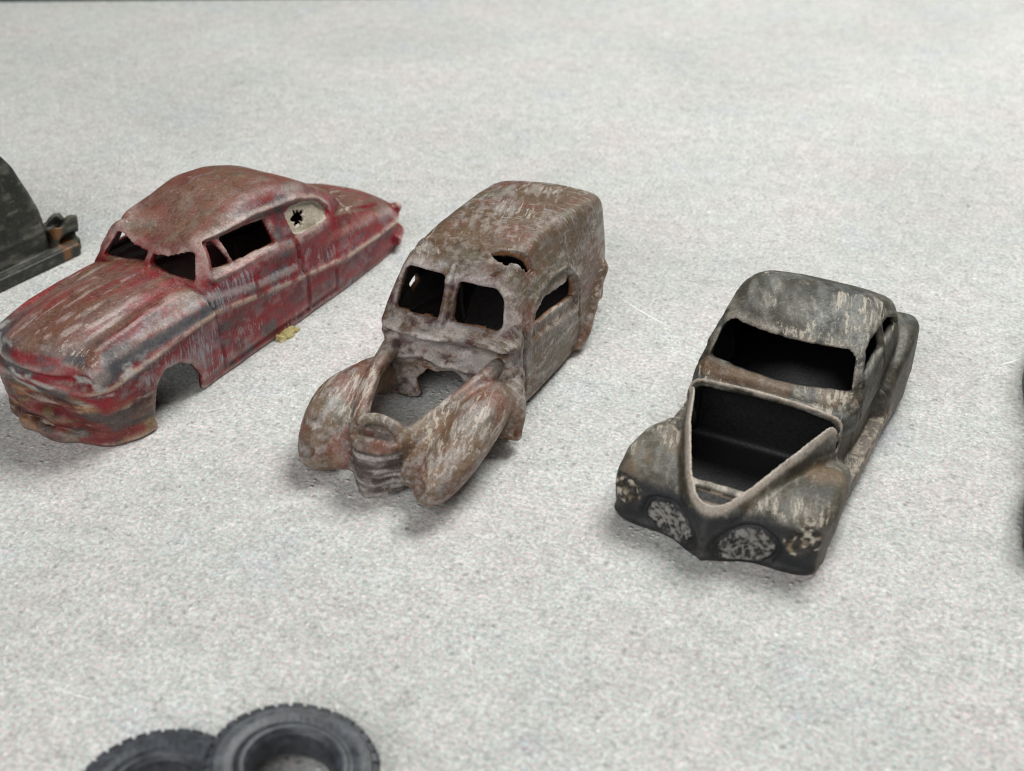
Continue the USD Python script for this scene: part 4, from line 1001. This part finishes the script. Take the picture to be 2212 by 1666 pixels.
def tyre(label, centre, R, hw, tilt, axis_deg, seed):
    """Lies on its side: axis up, then tilted about a horizontal axis."""
    rr = random.Random(seed)
    th = math.radians(tilt); ax = math.radians(axis_deg)
    u = np.array([math.cos(ax), math.sin(ax), 0]); c, s = math.cos(th), math.sin(th)
    K = np.array([[0, -u[2], u[1]], [u[2], 0, -u[0]], [-u[1], u[0], 0]])
    Rm = np.eye(3) + s * K + (1 - c) * K @ K
    g = Gf.Matrix4d(1.0)
    for r in range(3):
        g.SetRow(r, Gf.Vec4d(*[float(x) for x in Rm[:, r]], 0))
    g.SetRow(3, Gf.Vec4d(centre[0] * CM, centre[1] * CM, centre[2] * CM, 1))
    root = thing('tyre', label, 'tyre', g)
    q = R
    carc = [(0.50 * q, -0.70 * hw), (0.54 * q, -0.95 * hw), (0.60 * q, -1.0 * hw), (0.66 * q, -0.90 * hw), (0.76 * q, -0.98 * hw), (0.88 * q, -0.95 * hw), (0.94 * q, -0.80 * hw), (0.96 * q, -0.4 * hw),
            (0.96 * q, 0.4 * hw), (0.94 * q, 0.80 * hw), (0.90 * q, 0.94 * hw), (0.86 * q, 0.97 * hw), (0.855 * q, 0.93 * hw), (0.80 * q, 0.97 * hw), (0.74 * q, 0.94 * hw), (0.69 * q, 0.86 * hw), (0.655 * q, 0.84 * hw), (0.64 * q, 0.94 * hw), (0.60 * q, 1.0 * hw), (0.56 * q, 0.99 * hw), (0.53 * q, 0.90 * hw), (0.515 * q, 0.7 * hw), (0.48 * q, 0.66 * hw), (0.48 * q, 0.0)]
    v, f = ring(carc[::-1], 96)
    v = v * (1 + 0.006 * (meshkit.fbm(v * 6 + 20, 3, seed)[:, None] - 0.5))
    put(root, 'carcass', v, f, smooth_normals(v, f), M_RUBBER)
    n = 36
    for k in range(n):
        for sgn in (-1, 1):
            a0 = 2 * math.pi * (k + (0.25 if sgn > 0 else -0.25)) / n
            da = 2 * math.pi / n * 0.37
            r0, r1 = 0.93 * q, (1.0 + rr.uniform(-0.008, 0.006)) * q
            za, zb = sgn * 0.06 * hw, sgn * (0.86 + rr.uniform(-0.03, 0.02)) * hw
            sk = 0.5 * da
            V = []
            for (z_, r_, sh) in ((za, r0, 0), (za, r1, 0), (zb * 0.86, r1, sk), (zb, r1 - 0.05 * q, sk), (zb * 1.04, 0.87 * q, sk)):
                for e in (-1, 1):
                    t = a0 + e * da + sh * sgn
                    V.append((r_ * math.cos(t), r_ * math.sin(t), z_))
            V = np.array(V); F = [[0, 1, 3, 2], [2, 3, 5, 4], [4, 5, 7, 6], [6, 7, 9, 8]]
            F4 = F + [[0, 2, 4, 4], [0, 4, 6, 8], [1, 5, 3, 3], [1, 9, 7, 5]]
            F3 = []
            for qd in F4:
                F3.append([qd[0], qd[1], qd[2]])
                if qd[2] != qd[3]:
                    F3.append([qd[0], qd[2], qd[3]])
            F3 = np.array(F3)
            put(root, 'tread_block', V, F3 if sgn > 0 else F3[:, ::-1], None, M_RUBBER)


tyre('black rubber tyre lying flat, the left of the pair, partly under the other one', (-2.95, 7.51, 0.175), 0.73, 0.17, 0.0, 0, 3)
tyre('black rubber tyre leaning up on its neighbour, the right and higher of the pair', (-1.86, 7.69, 0.30), 0.74, 0.17, 8.0, 100, 4)
